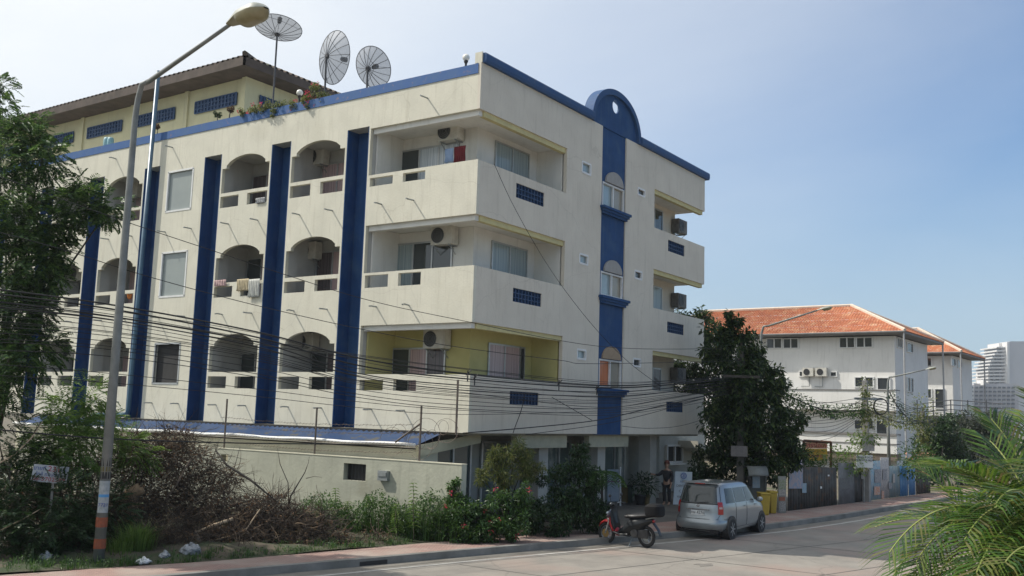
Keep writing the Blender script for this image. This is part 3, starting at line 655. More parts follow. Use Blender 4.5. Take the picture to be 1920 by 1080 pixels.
for k in range(9):                                    # loose coils near the wall end
    c = Vector((wx+.1+random.uniform(-.1,.2), yA+.7+random.random()*2.2, wz+.75+random.uniform(-.3,.3))); r = random.uniform(.2, .5)
    u = Vector((random.uniform(-.3,.3), 1, 0)).normalized(); m.tube([c+u*r*cos(a)+Vector((0,0,1))*r*sin(a)*.9+Vector((.02*k,0,0)) for a in [2*pi*j/22 for j in range(20)]], .006, 3, False)
m.build('barbed_wire', pm('rusty_wire', (.12,.09,.07), (.2,.15,.12), scale=9, rough=.8), cw)
# ================================================================ vegetation tools
rnd = random.random
def rv(s=1): return Vector((random.uniform(-s,s), random.uniform(-s,s), random.uniform(-s,s)))
def leaf(mb, p, d, up, L, w):
    """one pointed leaf folded along its midrib"""
    d = d.normalized(); s = d.cross(up); s = s.normalized() if s.length > 1e-4 else d.orthogonal().normalized(); n_ = s.cross(d)
    a = p; b = p+d*L*.45+s*w*.5+n_*w*.12; c = p+d*L-n_*L*.12; e = p+d*L*.45-s*w*.5+n_*w*.12
    mb.add([a, b, c, e], [(0,1,2),(0,2,3)])
def clump(mb, c, r, n, L, w, droop=.2, out=.6, flat=1.):
    for _ in range(n):
        v = rv(); v.z *= flat
        while v.length > 1: v = rv(); v.z *= flat
        p = c+v*r; d = (v.normalized()*out+rv(.8)); d.z -= droop; leaf(mb, p, d, Vector((0,0,1))+rv(.6), L*random.uniform(.6,1.2), w*random.uniform(.7,1.2))
def pinnate(mb, p, d, L, n, lw, ll, droop=.35, up=Vector((0,0,1))):
    """feathery frond: pairs of small leaflets along a curving stalk"""
    d = d.normalized(); q = Vector(p); st = L/n; s0 = d.cross(up); s0 = s0.normalized() if s0.length > 1e-3 else d.orthogonal().normalized()
    for k in range(n):
        d = (d+Vector((0,0,-droop*.12))).normalized(); q = q+d*st; f = sin(pi*(k+1.5)/(n+2))
        for s in (-1, 1):
            dd = (s0*s+d*.55+rv(.12)).normalized(); leaf(mb, q, dd, up+rv(.3), ll*(.5+.6*f), lw)
def limb(mb, p, d, L, r, depth, tips, spread=.55, segs=4, up=.15, n=7, shrink=.68, kids=3, mids=None):
    p = Vector(p); d = Vector(d).normalized(); pts = [p]; rs = [r]
    for k in range(segs):
        d = (d+rv(.16)+Vector((0,0,up*.3))).normalized(); p = p+d*(L/segs); pts.append(p); rs.append(r*(1-.42*(k+1)/segs))
    mb.tube(pts, rs, max(4, n), True)
    if mids is not None: mids += [(q, d) for q in pts[2:]]
    if depth == 0: tips.append((p, d)); return
    for k in range(kids):
        dd = (d+rv(spread)+Vector((0,0,up))).normalized(); limb(mb, pts[-1] if k == 0 else pts[random.randint(max(1,segs-2), segs)], dd, L*shrink*random.uniform(.8,1.2), rs[-1]*.8, depth-1, tips, spread, max(2, segs-1), up, n-1, shrink, kids, mids)
BARK = pm('bark', (.16,.13,.10), (.09,.075,.06), scale=6, rough=.9, bump=.6, bscale=25, stretch=(1,1,.3))
BARKD = pm('dark_bark', (.07,.06,.05), (.04,.035,.03), scale=6, rough=.9, bump=.4)
DEAD = pm('dead_wood', (.20,.15,.11), (.11,.08,.06), scale=5, rough=.9)
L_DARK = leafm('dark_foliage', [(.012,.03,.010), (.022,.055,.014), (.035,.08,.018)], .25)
L_MID = leafm('mid_foliage', [(.02,.05,.012), (.04,.10,.02), (.075,.15,.03)], .35)
L_LITE = leafm('light_foliage', [(.05,.10,.02), (.09,.17,.03), (.14,.21,.05)], .45)
L_OLIVE = leafm('olive_foliage', [(.04,.065,.02), (.09,.13,.03), (.16,.18,.05), (.20,.20,.06)], .35)
L_PALM = leafm('palm_foliage', [(.012,.035,.006), (.03,.08,.011), (.06,.135,.016), (.12,.19,.03), (.16,.13,.05)], .4, .35)
L_DRY = leafm('dry_leaves', [(.05,.035,.02), (.10,.06,.03), (.20,.11,.05), (.035,.028,.02)], .2, .8)
L_RED = leafm('red_petals', [(.45,.03,.04), (.60,.07,.10), (.35,.03,.03)], .3)

# ---- feathery tree filling the left edge, branches reaching in front of the arcade
tree = thing('feathery_tree', 'feathery dark green tree at the left edge with drooping fine leaved branches before the arcade', 'tree', (-9.0, 8.6, .15))
tb = MB(); lv = MB(); tips = []
base = Vector((-9.0, 8.6, .1))
tb.tube([base, base+V(.05,.1,1.2), base+V(-.1,.25,2.6), base+V(.1,.2,4.0)], [.22, .18, .15, .12], 9)
top = base+V(.1,.2,4.0)
# crown clumps, seen mostly left of the lamp post: (pixel x, pixel y, depth, radius, how many)
CR = [(20,285,24,.85,60), (80,290,23.5,.6,36), (60,245,24,.40,20), (10,395,23,.9,62), (75,420,23,.8,56), (150,385,23,.5,34), (205,390,23,.38,22), (40,500,22.5,.9,66), (85,470,23,.6,44),
      (15,590,22.5,.9,66), (60,570,23,.5,34), (70,650,22.5,.55,34), (20,680,22,.8,50), (100,520,23.5,.3,12), (150,345,23.2,.22,10), (-60,350,24,1.2,60), (-70,560,23,1.3,60), (-70,700,22.5,1.2,50), (0,160,25.5,.25,8), (5,205,25,.3,10)]
for px, py, dp, r, n in CR:
    c = at(px, py, dp)
    mid = top.lerp(c, .5)+rv(.25); mid.z = min(mid.z, c.z-.1)+.05
    tb.tube([top+rv(.08)-V(0,0,random.uniform(0,1.8)), mid, c], [.05, .032, .012], 5)
    for _ in range(int(n*4.3)):
        v = rv()
        while v.length > 1: v = rv()
        p = c+v*r; d = v*.8+rv(.6); d.z -= .08
        pinnate(lv, p, d, random.uniform(.22,.38), 8, .045, .11, .45, Vector((0,0,1))+rv(.5))
tb.build('trunk', BARKD, tree, smooth=True); lv.build('crown', leafm('feathery_foliage', [(.012,.035,.010), (.028,.07,.018), (.06,.13,.03), (.12,.20,.05)], .3), tree)

# ---- yellow-green saplings and undergrowth behind the lamp post
def feather_bush(name, label, cat, spots, mat, origin, L=.45, lw=.035, ll=.12, group=None):
    t = thing(name, label, cat, origin, group); tb = MB(); lv = MB(); b0 = Vector(origin)
    for px, py, dp, r, n in spots:
        c = at(px, py, dp); tb.tube([b0+rv(.12), b0.lerp(c, .5)+rv(.15), c], [.03, .02, .008], 5)
        for _ in range(int(n*2.4)):
            v = rv()
            while v.length > 1: v = rv()
            d = v+rv(.5)+V(0,0,.25); pinnate(lv, c+v*r, d, L*random.uniform(.6,1.1), 8, lw, ll, .8, Vector((0,0,1))+rv(.4))
    tb.build('stem', BARK, t); lv.build('foliage', mat, t); return t
L_YG = leafm('yellow_green_foliage', [(.05,.11,.02), (.10,.20,.035), (.17,.27,.06)], .45)
feather_bush('sapling', 'bright yellow green feathery sapling behind the lamp post base', 'sapling', [(130,770,24,.5,44), (150,800,23.5,.5,44), (110,820,23,.6,50), (170,740,24,.35,22), (190,790,24,.3,20), (90,860,22.5,.5,40), (150,850,23,.5,40)], L_YG, on_z(130, 985, .2))
feather_bush('undergrowth_bush', 'leafy green undergrowth below the hand painted sign', 'bush', [(20,1015,21,.45,50), (120,1000,21.4,.45,50), (160,1010,21.6,.4,40), (200,960,22.5,.5,50), (60,870,22.5,.6,30), (30,900,22,.7,60), (40,950,21.5,.6,50), (110,930,21.5,.5,40), (20,830,22.5,.8,40), (10,990,21,.5,30), (75,990,20.8,.4,20), (-20,760,23,.8,40)], L_DARK, on_z(40, 1030, .2), .4, .04, .11)
feather_bush('seedling_bush', 'small light green bush left of the brush pile top', 'bush', [(235,835,24.5,.4,26), (215,815,24.5,.3,18), (265,855,24.5,.3,14)], L_YG, on_z(225, 960, .2))

# ---- heaps of cut brush
def brush(name, label, spots, origin, leafmat=None, nleaf=0, tw=(.006,.02), **kw):
    m = MB(); o = Vector(origin)
    for px, py, dp, r, n in spots:
        c = at(px, py, dp)
        for _ in range(n):
            v = rv()
            while v.length > 1: v = rv()
            p = c+Vector((v.x*r, v.y*r, v.z*r*.62)); d = (rv()+v*.5); d.z *= .6; d = d.normalized(); L = random.uniform(.3, 1.1)*min(1.3, r+.3); pts = [p]
            for k in range(4): d = (d+rv(.28)).normalized(); pts.append(pts[-1]+d*L/4)
            r0 = random.uniform(*tw)*.6
            lo = .17-min(q.z for q in pts)
            if lo > .5: continue
            if lo > 0: pts = [q+V(0,0,lo+rnd()*.05) for q in pts]
            m.tube(pts, [r0, r0*.9, r0*.75, r0*.5, r0*.25], 3, False)
            for q in pts[2:4]:
                if rnd() < .6: m.tube([q, q+(d+rv(.8)).normalized()*L*.3], [r0*.4, r0*.2], 3, False)
    m.m = 1
    for px, py, dp, r, n in spots:
        c = at(px, py, dp); clump(m, c, r*.95, int(n*nleaf), .11, .05, .3, .2, .7)
    m.v = [(q[0], q[1], max(q[2], .17+rnd()*.06)) for q in m.v]
    m.build(name, [pm('brush_twigs', (.075,.055,.04), (.035,.026,.02), scale=3, rough=.95, c3=(.17,.12,.075), c3fac=(.55,.62), c3scale=2.5), leafmat or L_DRY], None, origin=origin, label=label, cat='brush pile', kind='stuff', **kw)
brush('brush_heap', 'tall tangled heap of cut dark branches and dead leaves leaning on the compound wall', [(230,880,25,.75,300), (290,850,25.5,.75,340), (350,870,25.5,.75,340), (300,930,25,.9,420), (370,940,25.2,.85,420), (420,900,25.8,.5,160), (250,960,24.2,.8,320), (340,990,24.2,.8,330), (430,970,24.8,.8,330), (330,825,26,.55,170), (240,830,25.6,.4,110), (180,880,24.5,.5,120), (200,960,23.4,.7,260), (270,1010,22.9,.55,220), (340,1022,23.1,.5,200), (420,1010,23.6,.55,220), (150,980,22.8,.6,200), (180,1030,22.2,.45,140), (100,960,23.2,.8,240), (60,920,23.4,.9,240), (20,980,22.6,.8,220), (120,880,23.8,.7,200)], on_z(320, 1005, .15), nleaf=1.3)
brush('brush_litter', 'dark carpet of twigs and dead leaves between the land sign and the grass tuft', [(60,1040,21.8,.5,160), (130,1035,22,.5,160), (220,1035,22.6,.5,180), (300,1030,23,.45,180), (380,1028,23.4,.4,160), (440,1022,23.8,.4,140)], on_z(200, 1045, .15), nleaf=3.0)
brush('brush_mound', 'low rounded mound of dry tangled twigs right of the tall brush heap', [(490,985,24.6,.65,300), (540,985,24.8,.6,320), (500,1010,24.2,.5,220), (590,1000,24.9,.4,140), (480,960,25,.6,240), (570,975,25.2,.55,230), (460,1005,24,.5,200), (520,945,25.4,.45,150), (600,990,25,.4,110)], on_z(520, 1018, .15), nleaf=.9)
brush('leaf_litter', 'flat strip of dry leaf litter and twigs along the paving edge', [(450,1030,23.4,.35,60), (560,1020,24,.35,60), (640,1012,24.6,.4,60), (700,1008,25,.4,40), (380,1040,23,.35,60), (300,1048,22.6,.35,60), (150,1055,21.8,.4,60), (60,1060,21.4,.4,60)], on_z(450, 1035, .15), nleaf=2.2)
# individually visible branches, stump, log
def branch(name, label, cat, pts, rs, mat, twigs=(), group=None):
    P = [at(*p) for p in pts]; m = MB(); m.tube(P, rs, 7)
    for t in twigs: m.tube([at(*p) for p in t[0]], t[1], 5)
    m.build(name, mat, None, origin=P[0], label=label, cat=cat, group=group, smooth=True)
LWOOD = pm('pale_peeled_wood', (.50,.38,.25), (.38,.28,.18), scale=4, rough=.8)
branch('cut_branch', 'long pale peeled branch slanting up across the brush', 'branch', [(318,1012,23.2), (360,1002,23.4), (400,985,23.6), (437,973,23.8)], [.018,.035,.04,.045], LWOOD)
branch('cut_branch', 'bent tan branch lying across the lower twigs of the mound', 'branch', [(380,1018,23.2), (430,1006,23.5), (462,992,23.8), (487,955,24.2)], [.012,.018,.02,.014], LWOOD)
branch('cut_branch', 'thick brown curved bough standing beside the plastic bag', 'branch', [(366,998,23.3), (372,1012,23.1), (380,1030,22.9), (390,1038,22.8)], [.05,.06,.07,.05], BARK)
branch('forked_branch', 'thin bare forked branch rising in front of the plain wall', 'branch', [(541,950,25.4), (545,930,25.4), (572,885,25.4)], [.028,.022,.012], BARKD, [([(572,885,25.4), (578,868,25.4), (580,856,25.4)], [.011,.006,.004]), ([(574,897,25.4), (590,893,25.3), (604,895,25.2)], [.01,.006,.004]), ([(541,945,25.4), (540,905,25.3), (525,870,25.3), (520,840,25.3)], [.016,.012,.009,.004])])
branch('bent_branch', 'dark bent branch arching from the brush heap to the wall', 'branch', [(405,845,25.6), (425,872,25.5), (470,900,25.2), (500,925,25), (525,945,25)], [.02,.028,.03,.022,.01], BARKD, [([(470,902,25.2), (484,906,25.1), (496,906,25)], [.014,.01,.006]), ([(425,905,25.5), (440,875,25.5), (450,838,25.5)], [.012,.01,.006])])
branch('slanting_pole', 'straight brown pole slanting through the middle of the brush heap', 'branch', [(290,965,24.2), (330,910,24.6), (357,862,25)], [.022,.026,.022], DEAD)
branch('pale_stick', 'pale stick leaning across the dark growth left of the sign', 'branch', [(0,868,21.5), (30,850,21.8), (60,820,22), (80,790,22.2)], [.018,.018,.016,.01], LWOOD)
branch('dry_stick', 'thin dry stick crossing below the sign', 'branch', [(0,995,20.5), (40,975,20.8), (75,955,21)], [.014,.016,.01], LWOOD)
m = MB(); b = at(244, 985, 23.8); t = at(246, 922, 23.8)
m.tube([b, b.lerp(t,.5)+V(.02,0,0), t, t+V(.12,-.14,.10)], [.20,.17,.15,.12], 11); m.tube([t-V(0,0,.1), t+V(.22,-.18,.05)], [.11,.09], 8)
m.build('tall_stump', pm('cut_wood', (.30,.20,.11), (.20,.13,.07), scale=5, rough=.85, bump=.5), None, origin=b, label='upright sawn stump with brown bark standing in the brush', cat='stump', smooth=True)
# rubbish bags
BAG = pm('clear_plastic', (.34,.35,.36), (.16,.17,.18), scale=9, rough=.25)
def bag(px, py, sz, label, fl=.7, mat=BAG):
    p = on_z(px, py, .16); m = MB(); m.sphere(p+V(0,0,sz*fl*.8), sz, 16, 10, (1.2,1,fl))
    m.v = [tuple(Vector(v)+rv(sz*.13)) for v in m.v]; m.tube([p+V(0,0,sz*fl*1.5), p+V(.04,0,sz*fl*1.9)], [.04,.07], 6)
    m.build('plastic_bag', mat, None, origin=p, label=label, cat='plastic bag', group='rubbish bags on the verge')
bag(357, 1042, .20, 'crumpled clear plastic bag at the foot of the brush heap')
bag(573, 1010, .19, 'clear plastic bag propped on the right side of the twig mound', 1.1)
bag(308, 1048, .11, 'small grey plastic scrap between the bag and the grass tuft')
bag(268, 1056, .15, 'flat torn white bag beside the pavement edge', .3, WFRAME)
bag(85, 1050, .13, 'pale plastic bag among weeds below the sign', .6)
def tuft(mb, c, n, h, sp, w=.016):
    for _ in range(n):
        a = 2*pi*rnd(); d = Vector((cos(a), sin(a), 0)); q = c+d*rnd()*sp*.4; L = h*random.uniform(.5,1.1); bend = random.uniform(.2,.9)
        s = Vector((-sin(a), cos(a), 0))*w*.5; p1 = q+Vector((0,0,L*.6))+d*L*.2*bend; p2 = q+Vector((0,0,L*(1-.35*bend)))+d*L*.65*bend
        mb.add([q-s, q+s, p1+s*.7, p2, p1-s*.7], [(0,1,2,4),(4,2,3)])
m = MB(); c = on_z(255, 1040, .15); tuft(m, c, 420, .85, 1.0, .018); tuft(m, on_z(225, 1045, .15), 200, .6, .8)
m.build('grass_tuft', L_LITE, None, origin=c, label='bushy bright green grass tuft right of the lamp post', cat='grass tuft')
m = MB()
for k in range(520):
    x = random.uniform(-12, 3); y = lerp_at(INN, x)+.1+rnd()**2*3.2
    tuft(m, Vector((x, y, .15)), 9, random.uniform(.10,.30), .35, .014)
    if rnd() < .6: clump(m, Vector((x, y, .22)), .16, 9, .07, .035, 0, .3, .5)
m.build('verge_weeds', L_MID, None, origin=(-3, 2, .15), label='low weeds and grass covering the soil verge', cat='weeds', kind='stuff')
# weeds along the compound wall
m = MB()
for k in range(900):
    px = random.uniform(560, 860); dp = 27.6-(px-600)*.005+random.uniform(-.9,.5); h = 975-(px-560)*.02
    c = at(px, random.uniform(h-32+14*sin(px*.06), 1005-(px-560)*.01), dp); c.z = max(c.z, .2); clump(m, c, .17, 12, .09, .045, -.1, .5)
    if rnd() < .35: tuft(m, Vector((c.x, c.y, .15)), 4, c.z+.15, .2)
m.build('wall_weeds', L_MID, None, origin=(-3.2, 1, .15), label='dense green weeds growing along the foot of the compound wall', cat='weeds', kind='stuff')
def tall_weed(px, py0, py1, dp, label):
    b = at(px, py1, dp); b.z = .2; t = at(px+random.uniform(-4,4), py0, dp); m = MB(); m.tube([b, b.lerp(t,.5)+rv(.03), t], [.012,.009,.005], 4)
    o = m.build('stem', L_MID, None); l = MB(); n = 13
    for k in range(n):
        q = b.lerp(t, .25+.75*k/(n-1))
        for a in range(5): d = Vector((cos(a*1.26+k*2.4), sin(a*1.26+k*2.4), .15)); leaf(l, q, d+V(0,0,-.35), V(0,0,1), .24*(1.15-.6*k/n), .05)
    bpy.data.objects.remove(o)
    r = thing('tall_weed', label, 'weed', b, 'tall weeds in front of the compound wall'); m.build('stem', BARK, r); l.build('foliage', L_LITE, r)
tall_weed(692, 930, 985, 26.8, 'short leafy weed between the wall opening and the tallest weed')
tall_weed(777, 905, 985, 25.6, 'tallest leafy weed on the right before the compound wall')
tall_weed(626, 915, 975, 27.5, 'leafy weed left of the barred wall opening')
tall_weed(745, 945, 985, 25.6, 'drooping weed just left of the tallest weed')
tall_weed(650, 940, 980, 27.2, 'pale spindly weed under the barred wall opening')
tall_weed(600, 945, 985, 27.5, 'lowest leafy weed next to the twig mound')

# ---- shrubs by the corner
def shrub(name, label, cat, spots, mat, origin, L=.11, w=.05, flowers=0, droop=.25, stems=True):
    t = thing(name, label, cat, origin); tb = MB(); lv = MB(); fl = MB(); b0 = Vector(origin)
    for px, py, dp, r, n in spots:
        c = at(px, py, dp); tb.tube([b0+rv(.15), b0.lerp(c,.5)+rv(.1), c], [.028,.018,.008], 5)
        for s_ in range(6): tb.tube([c+rv(r*.2), c+rv(r*.8)], [.008,.003], 3)
        sub = max(3, int(n/14))
        for _ in range(sub):
            v = rv()
            while v.length > 1: v = rv()
            clump(lv, c+v*r*.85, r*.32, int(n/sub*4.5), L, w, droop, .8)
        for _ in range(int(flowers*n/60)):
            v = rv().normalized(); clump(fl, c+v*r*.95, .06, 10, .06, .05)
    tb.build('stem', BARKD, t); lv.build('foliage', mat, t)
    if fl.v: fl.build('blossoms', L_RED, t)
    return t
shrub('flowering_shrub', 'glossy dark green shrub with a few red flowers at the end of the compound wall', 'shrub', [(850,930,26.2,.35,110), (870,960,26,.55,260), (830,968,26.2,.38,150), (900,965,26,.5,220), (935,950,26.2,.5,200), (960,975,26,.5,230), (905,1000,25.6,.35,150), (980,930,26.4,.4,130), (825,990,25.8,.3,70), (870,1000,25.6,.35,140), (940,995,25.8,.4,150), (855,905,26.1,.15,26)], L_MID, on_z(880, 1008, .15), .12, .055, flowers=.6)
shrub('bamboo_shrub', 'airy yellow green bamboo like shrub below the overhang corner', 'shrub', [(930,870,27.6,.42,150), (965,850,27.8,.42,170), (985,865,28,.40,160), (950,895,27.6,.42,150), (905,890,27.4,.30,80), (1000,885,28,.35,110), (925,850,27.6,.25,60)], L_OLIVE, on_z(950, 975, .2), .17, .022, droop=.5)
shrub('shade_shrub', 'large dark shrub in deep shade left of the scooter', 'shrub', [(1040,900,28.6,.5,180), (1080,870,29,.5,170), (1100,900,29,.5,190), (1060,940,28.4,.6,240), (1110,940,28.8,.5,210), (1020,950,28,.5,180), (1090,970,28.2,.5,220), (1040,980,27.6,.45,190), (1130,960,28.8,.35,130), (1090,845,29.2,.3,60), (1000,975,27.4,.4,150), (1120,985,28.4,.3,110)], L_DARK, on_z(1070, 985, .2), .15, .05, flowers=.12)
pp = thing('small_palm', 'small palm with arching dark fronds above the shade shrub', 'palm', at(1130, 975, 29)); lv = MB(); c = at(1128, 888, 29); tb = MB(); tb.tube([at(1130,975,29), c], [.05,.03], 6)
for k in range(11):
    a = 2*pi*k/11; pinnate(lv, c, V(cos(a), sin(a), .7), .85, 13, .035, .30, 1.3)
tb.build('trunk', BARKD, pp); lv.build('fronds', L_MID, pp)

# ---- bougainvillea on the roof parapet, potted plants
shrub('bougainvillea', 'bougainvillea with red bracts spilling over the roof parapet left of the lamp globe', 'shrub', [(x, y, (on_x(x, y, .05)-CP).dot(_f), r, n) for x, y, r, n in ((460,212,.24,70), (478,206,.27,90), (500,202,.28,100), (524,198,.28,90), (546,196,.24,60), (560,203,.2,40), (515,212,.2,40))], L_OLIVE, BT((.25, 8.8, 13.19)), .085, .035, flowers=2.4, droop=.5)
shrub('bougainvillea', 'taller bougainvillea heavy with red flowers under the middle satellite dish', 'shrub', [(x, y, (on_x(x, y, .1)-CP).dot(_f), r, n) for x, y, r, n in ((578,185,.26,70), (594,172,.30,90), (606,186,.25,70), (585,198,.24,50), (566,190,.2,40))], L_OLIVE, BT((.25, 6.8, 13.19)), .085, .035, flowers=4, droop=.4)
for px, lab in ((433, 'small potted plant on the roof edge under the right vent block'), (408, 'low dark potted plant left of the small roof plant'), (296, 'reddish potted plant on the roof parapet behind the lamp post')):
    y_ = {433:205, 408:216, 296:240}[px]; c = on_x(px, y_+12, .3); shrub('potted_plant', lab, 'potted plant', [(px, y_, (c-CP).dot(_f), .16, 60)], L_DRY if px != 408 else L_DARK, (c.x, c.y, c.z-.1), .08, .035)

# ---- big tree beyond the block
TB0 = at(1425, 955, 44.5); big = thing('broadleaf_tree', 'large dark broadleaf tree between the apartment block and the white villas', 'tree', (TB0.x, TB0.y, .15))
tb = MB(); lv = MB(); b0 = V(TB0.x, TB0.y, .1)
DB = (b0-CP).dot(_f)
tb.tube([b0, b0+V(.1,.1,1.5), b0+V(0,.2,3.2), b0+V(.2,.3,4.6)], [.24,.19,.16,.10], 9)
CR = [(1320,600,1,.65,110), (1300,640,1.5,.65,120), (1350,640,0,.75,150), (1390,640,0,.6,120), (1340,690,0,.95,230), (1290,700,1.5,.8,170), (1395,690,0,.75,170), (1300,600,1.5,.4,60), (1275,590,2,.25,26), (1370,600,0,.35,50), (1415,670,0,.45,80),
      (1340,740,0,1.0,250), (1290,740,1,.6,110), (1400,740,-.5,.9,220), (1440,720,-.5,.45,80), (1350,790,0,.9,210), (1420,790,-.5,.85,200), (1460,770,-.5,.45,80), (1370,840,0,.8,170), (1430,840,-1,.75,160), (1475,830,-1,.5,100), (1490,860,-1,.4,70), (1450,880,-1.5,.55,110), (1350,880,1,.7,120), (1400,890,0,.7,120), (1340,915,2,.6,90), (1490,815,-1,.25,30),(1330,640,0,.8,200),(1380,720,-.3,.9,240),(1300,760,.5,.7,160),(1380,780,-.5,.9,240),(1275,720,1.5,.5,80),(1270,680,1.5,.4,50),(1410,860,-.5,.6,130), (1460,740,-.5,.5,90), (1480,790,-.5,.5,100), (1440,690,0,.4,60), (1470,850,-.5,.5,110), (1380,620,0,.4,60),(1330,850,.5,.6,120)]
for px, py, dd, r, n in CR:
    r *= 1.22; c = at(px, py, DB+dd*.7-(5.6 if px > 1345 else 0)); q = b0+V(.1,.2,random.uniform(2.0,4.4)); mid = q.lerp(c,.55)+rv(.3); tb.tube([q, mid, c], [.06,.04,.015], 5)
    for s_ in range(5): tb.tube([c+rv(r*.1), c+rv(r*.75)], [.015,.005], 4)
    sub = max(4, int(n/10))
    for _ in range(sub):
        v = rv()
        while v.length > 1: v = rv()
        clump(lv, c+v*r*.92, r*.30, int(n/sub*5.4), .23, .10, .45, .7)
tb.build('trunk', BARKD, big); lv.build('crown', leafm('broad_dark_leaves', [(.010,.024,.008), (.018,.042,.012), (.035,.075,.018), (.10,.14,.035)], .3), big)
shrub('wing_bush', 'dark bush between the white hanging sign board and the tree trunk', 'bush', [(1310,890,40,.6,140), (1330,910,40,.6,140), (1300,905,39.6,.4,90), (1360,905,40,.5,110)], L_DARK, on_z(1320, 945, .15), .2, .08)

# ---- foreground palm at the right edge
fp = thing('areca_palm', 'bright green areca palm filling the lower right corner', 'palm', tuple(at(1905, 1500, 8.2)))
lv = MB(); st = MB()
def frond(mb, sb, p, d, L, n, ll, lw, grav=.9, tw=0):
    p = Vector(p); d = Vector(d).normalized(); s0 = d.cross(V(0,0,1)); s0 = s0.normalized() if s0.length > .01 else V(1,0,0); pts = [p]; step = L/n
    for k in range(n+6):
        d = (d+V(0,0,-grav*step*(.4+k/n))).normalized(); p = p+d*step; pts.append(p); up = s0.cross(d)
        if k < 6: continue
        f = sin(pi*min(1, (k-4)/(n+3)))**.6; L2 = ll*(.35+.75*f)
        for s in (-1, 1):
            dd = (s0*s*.9+d*(.55+.5*k/n)+up*.25+rv(.07)).normalized(); a = p; b = a+dd*L2*.5; e = b+(dd+V(0,0,-.42)).normalized()*L2*.5; wv = d*lw*.5
            mb.add([a-wv*.5, a+wv*.5, b+wv, e, b-wv], [(0,1,2,4),(4,2,3)])
    sb.tube(pts, [.012*(1-.8*k/len(pts))+.002 for k in range(len(pts))], 5, False)
# (start pixel, depth), (aim pixel, depth), length
FR = [((1840,960,8.0),(1700,925,7.6),1.15), ((1850,970,8.2),(1715,965,7.7),1.15), ((1850,990,8.0),(1735,1010,7.5),1.0), ((1860,950,8.4),(1755,870,8.0),1.1), ((1880,940,8.5),(1800,850,8.4),1.0), ((1900,930,8.6),(1850,830,8.8),1.0),
      ((1920,920,8.6),(1885,800,8.9),1.0), ((1950,860,8.2),(1870,790,7.8),.9), ((1965,850,8.2),(1880,820,7.7),.9), ((1975,850,8.0),(1925,760,8.2),.7), ((1900,960,7.6),(1790,915,7.0),1.0), ((1920,980,7.4),(1820,960,6.8),1.05),
      ((1930,1020,7.3),(1800,1040,6.8),1.1), ((1920,1060,7.2),(1780,1080,6.7),1.1), ((1960,960,7.6),(1890,870,7.0),1.1), ((1980,980,7.4),(1920,890,6.8),1.1), ((1900,1080,7.5),(1850,980,7.3),1.0), ((1880,1090,8.0),(1760,1050,7.8),1.0), ((1960,1080,7.0),(1880,980,6.5),1.0),
      ((1850,1090,8.2),(1790,990,8.4),.9), ((1940,1000,8.6),(1870,890,8.8),1.0), ((1990,900,8.0),(1870,870,7.4),1.1), ((1990,940,7.8),(1860,920,7.2),1.2), ((1950,1100,7.6),(1900,960,7.9),1.1), ((1900,1120,7.2),(1830,1060,6.8),1.0), ((2010,1000,7.4),(1900,940,6.6),1.2), ((1870,1010,8.3),(1810,920,8.7),.9), ((1930,1040,8.2),(1850,920,8.1),1.0), ((1960,990,8.2),(1840,990,7.6),1.1), ((1980,1060,7.8),(1850,1060,7.2),1.1), ((2000,800,8.0),(1900,780,7.4),.9)]
for s, e, L in FR:
    s = (s[0]+38, s[1], s[2]); e = (e[0]+42, e[1]+6, e[2])
    if e[1] < 900: s = (s[0]+25, s[1]+50, s[2]); e = (e[0]+35, e[1]+62, e[2]); L *= .85
    a = at(*s); d = at(*e)-a; frond(lv, st, a, d+V(0,0,.06), L*1.0, 26, .42, .026, .75)
    frond(lv, st, a+rv(.16), d+rv(.35), L*random.uniform(.7,.95), 25, .38, .025, .85)
for k in range(9): a = at(1900+k*14, 1500, 8.2); st.tube([a, a.lerp(at(1880+k*14, 950, 8.2), .6), at(1880+k*14, 950, 8.2)], [.045,.035,.02], 7)
lv.build('foliage', L_PALM, fp); st.build('stem', pm('palm_stalk', (.20,.26,.06), (.26,.27,.08), rough=.5), fp)

# dark trees and palms beyond the fence on the right
shrub('dark_tree', 'dark rounded tree in shade left of the far palms', 'tree', [(1745,830,60,1.1,160), (1770,810,60,1.2,180), (1735,860,60,.9,120), (1780,850,60,1.4,200), (1760,880,60,1.2,160)], L_DARK, on_z(1760, 915, .1), .34, .13)
shrub('dark_tree', 'dusty dark grey green tree at the end of the street', 'tree', [(1820,810,64,1.4,200), (1850,800,64,1.4,200), (1800,840,63,1.3,180), (1840,850,63,1.6,220), (1870,820,64,1.5,180), (1810,880,62,1.1,140), (1890,850,64,1.6,150)], leafm('grey_green_foliage', [(.03,.04,.025), (.05,.065,.04), (.08,.095,.06)], .3), on_z(1840, 915, .1), .36, .12)
for px, py in ((1680, 812),):
    t = thing('street_palm', 'slender palm frond cluster beside the ivy grown poles', 'palm', on_z(1685, 925, .15)); l = MB(); c = at(1740, 860, 52)
    for k in range(12): a = 2*pi*k/12; pinnate(l, c, V(cos(a), sin(a), .8), 1.6, 12, .07, .5, 1.6)
    tb = MB(); b = Vector(t.location); tb.tube([b, c], [.08,.05], 6); tb.build('trunk', BARKD, t); l.build('fronds', L_MID, t)
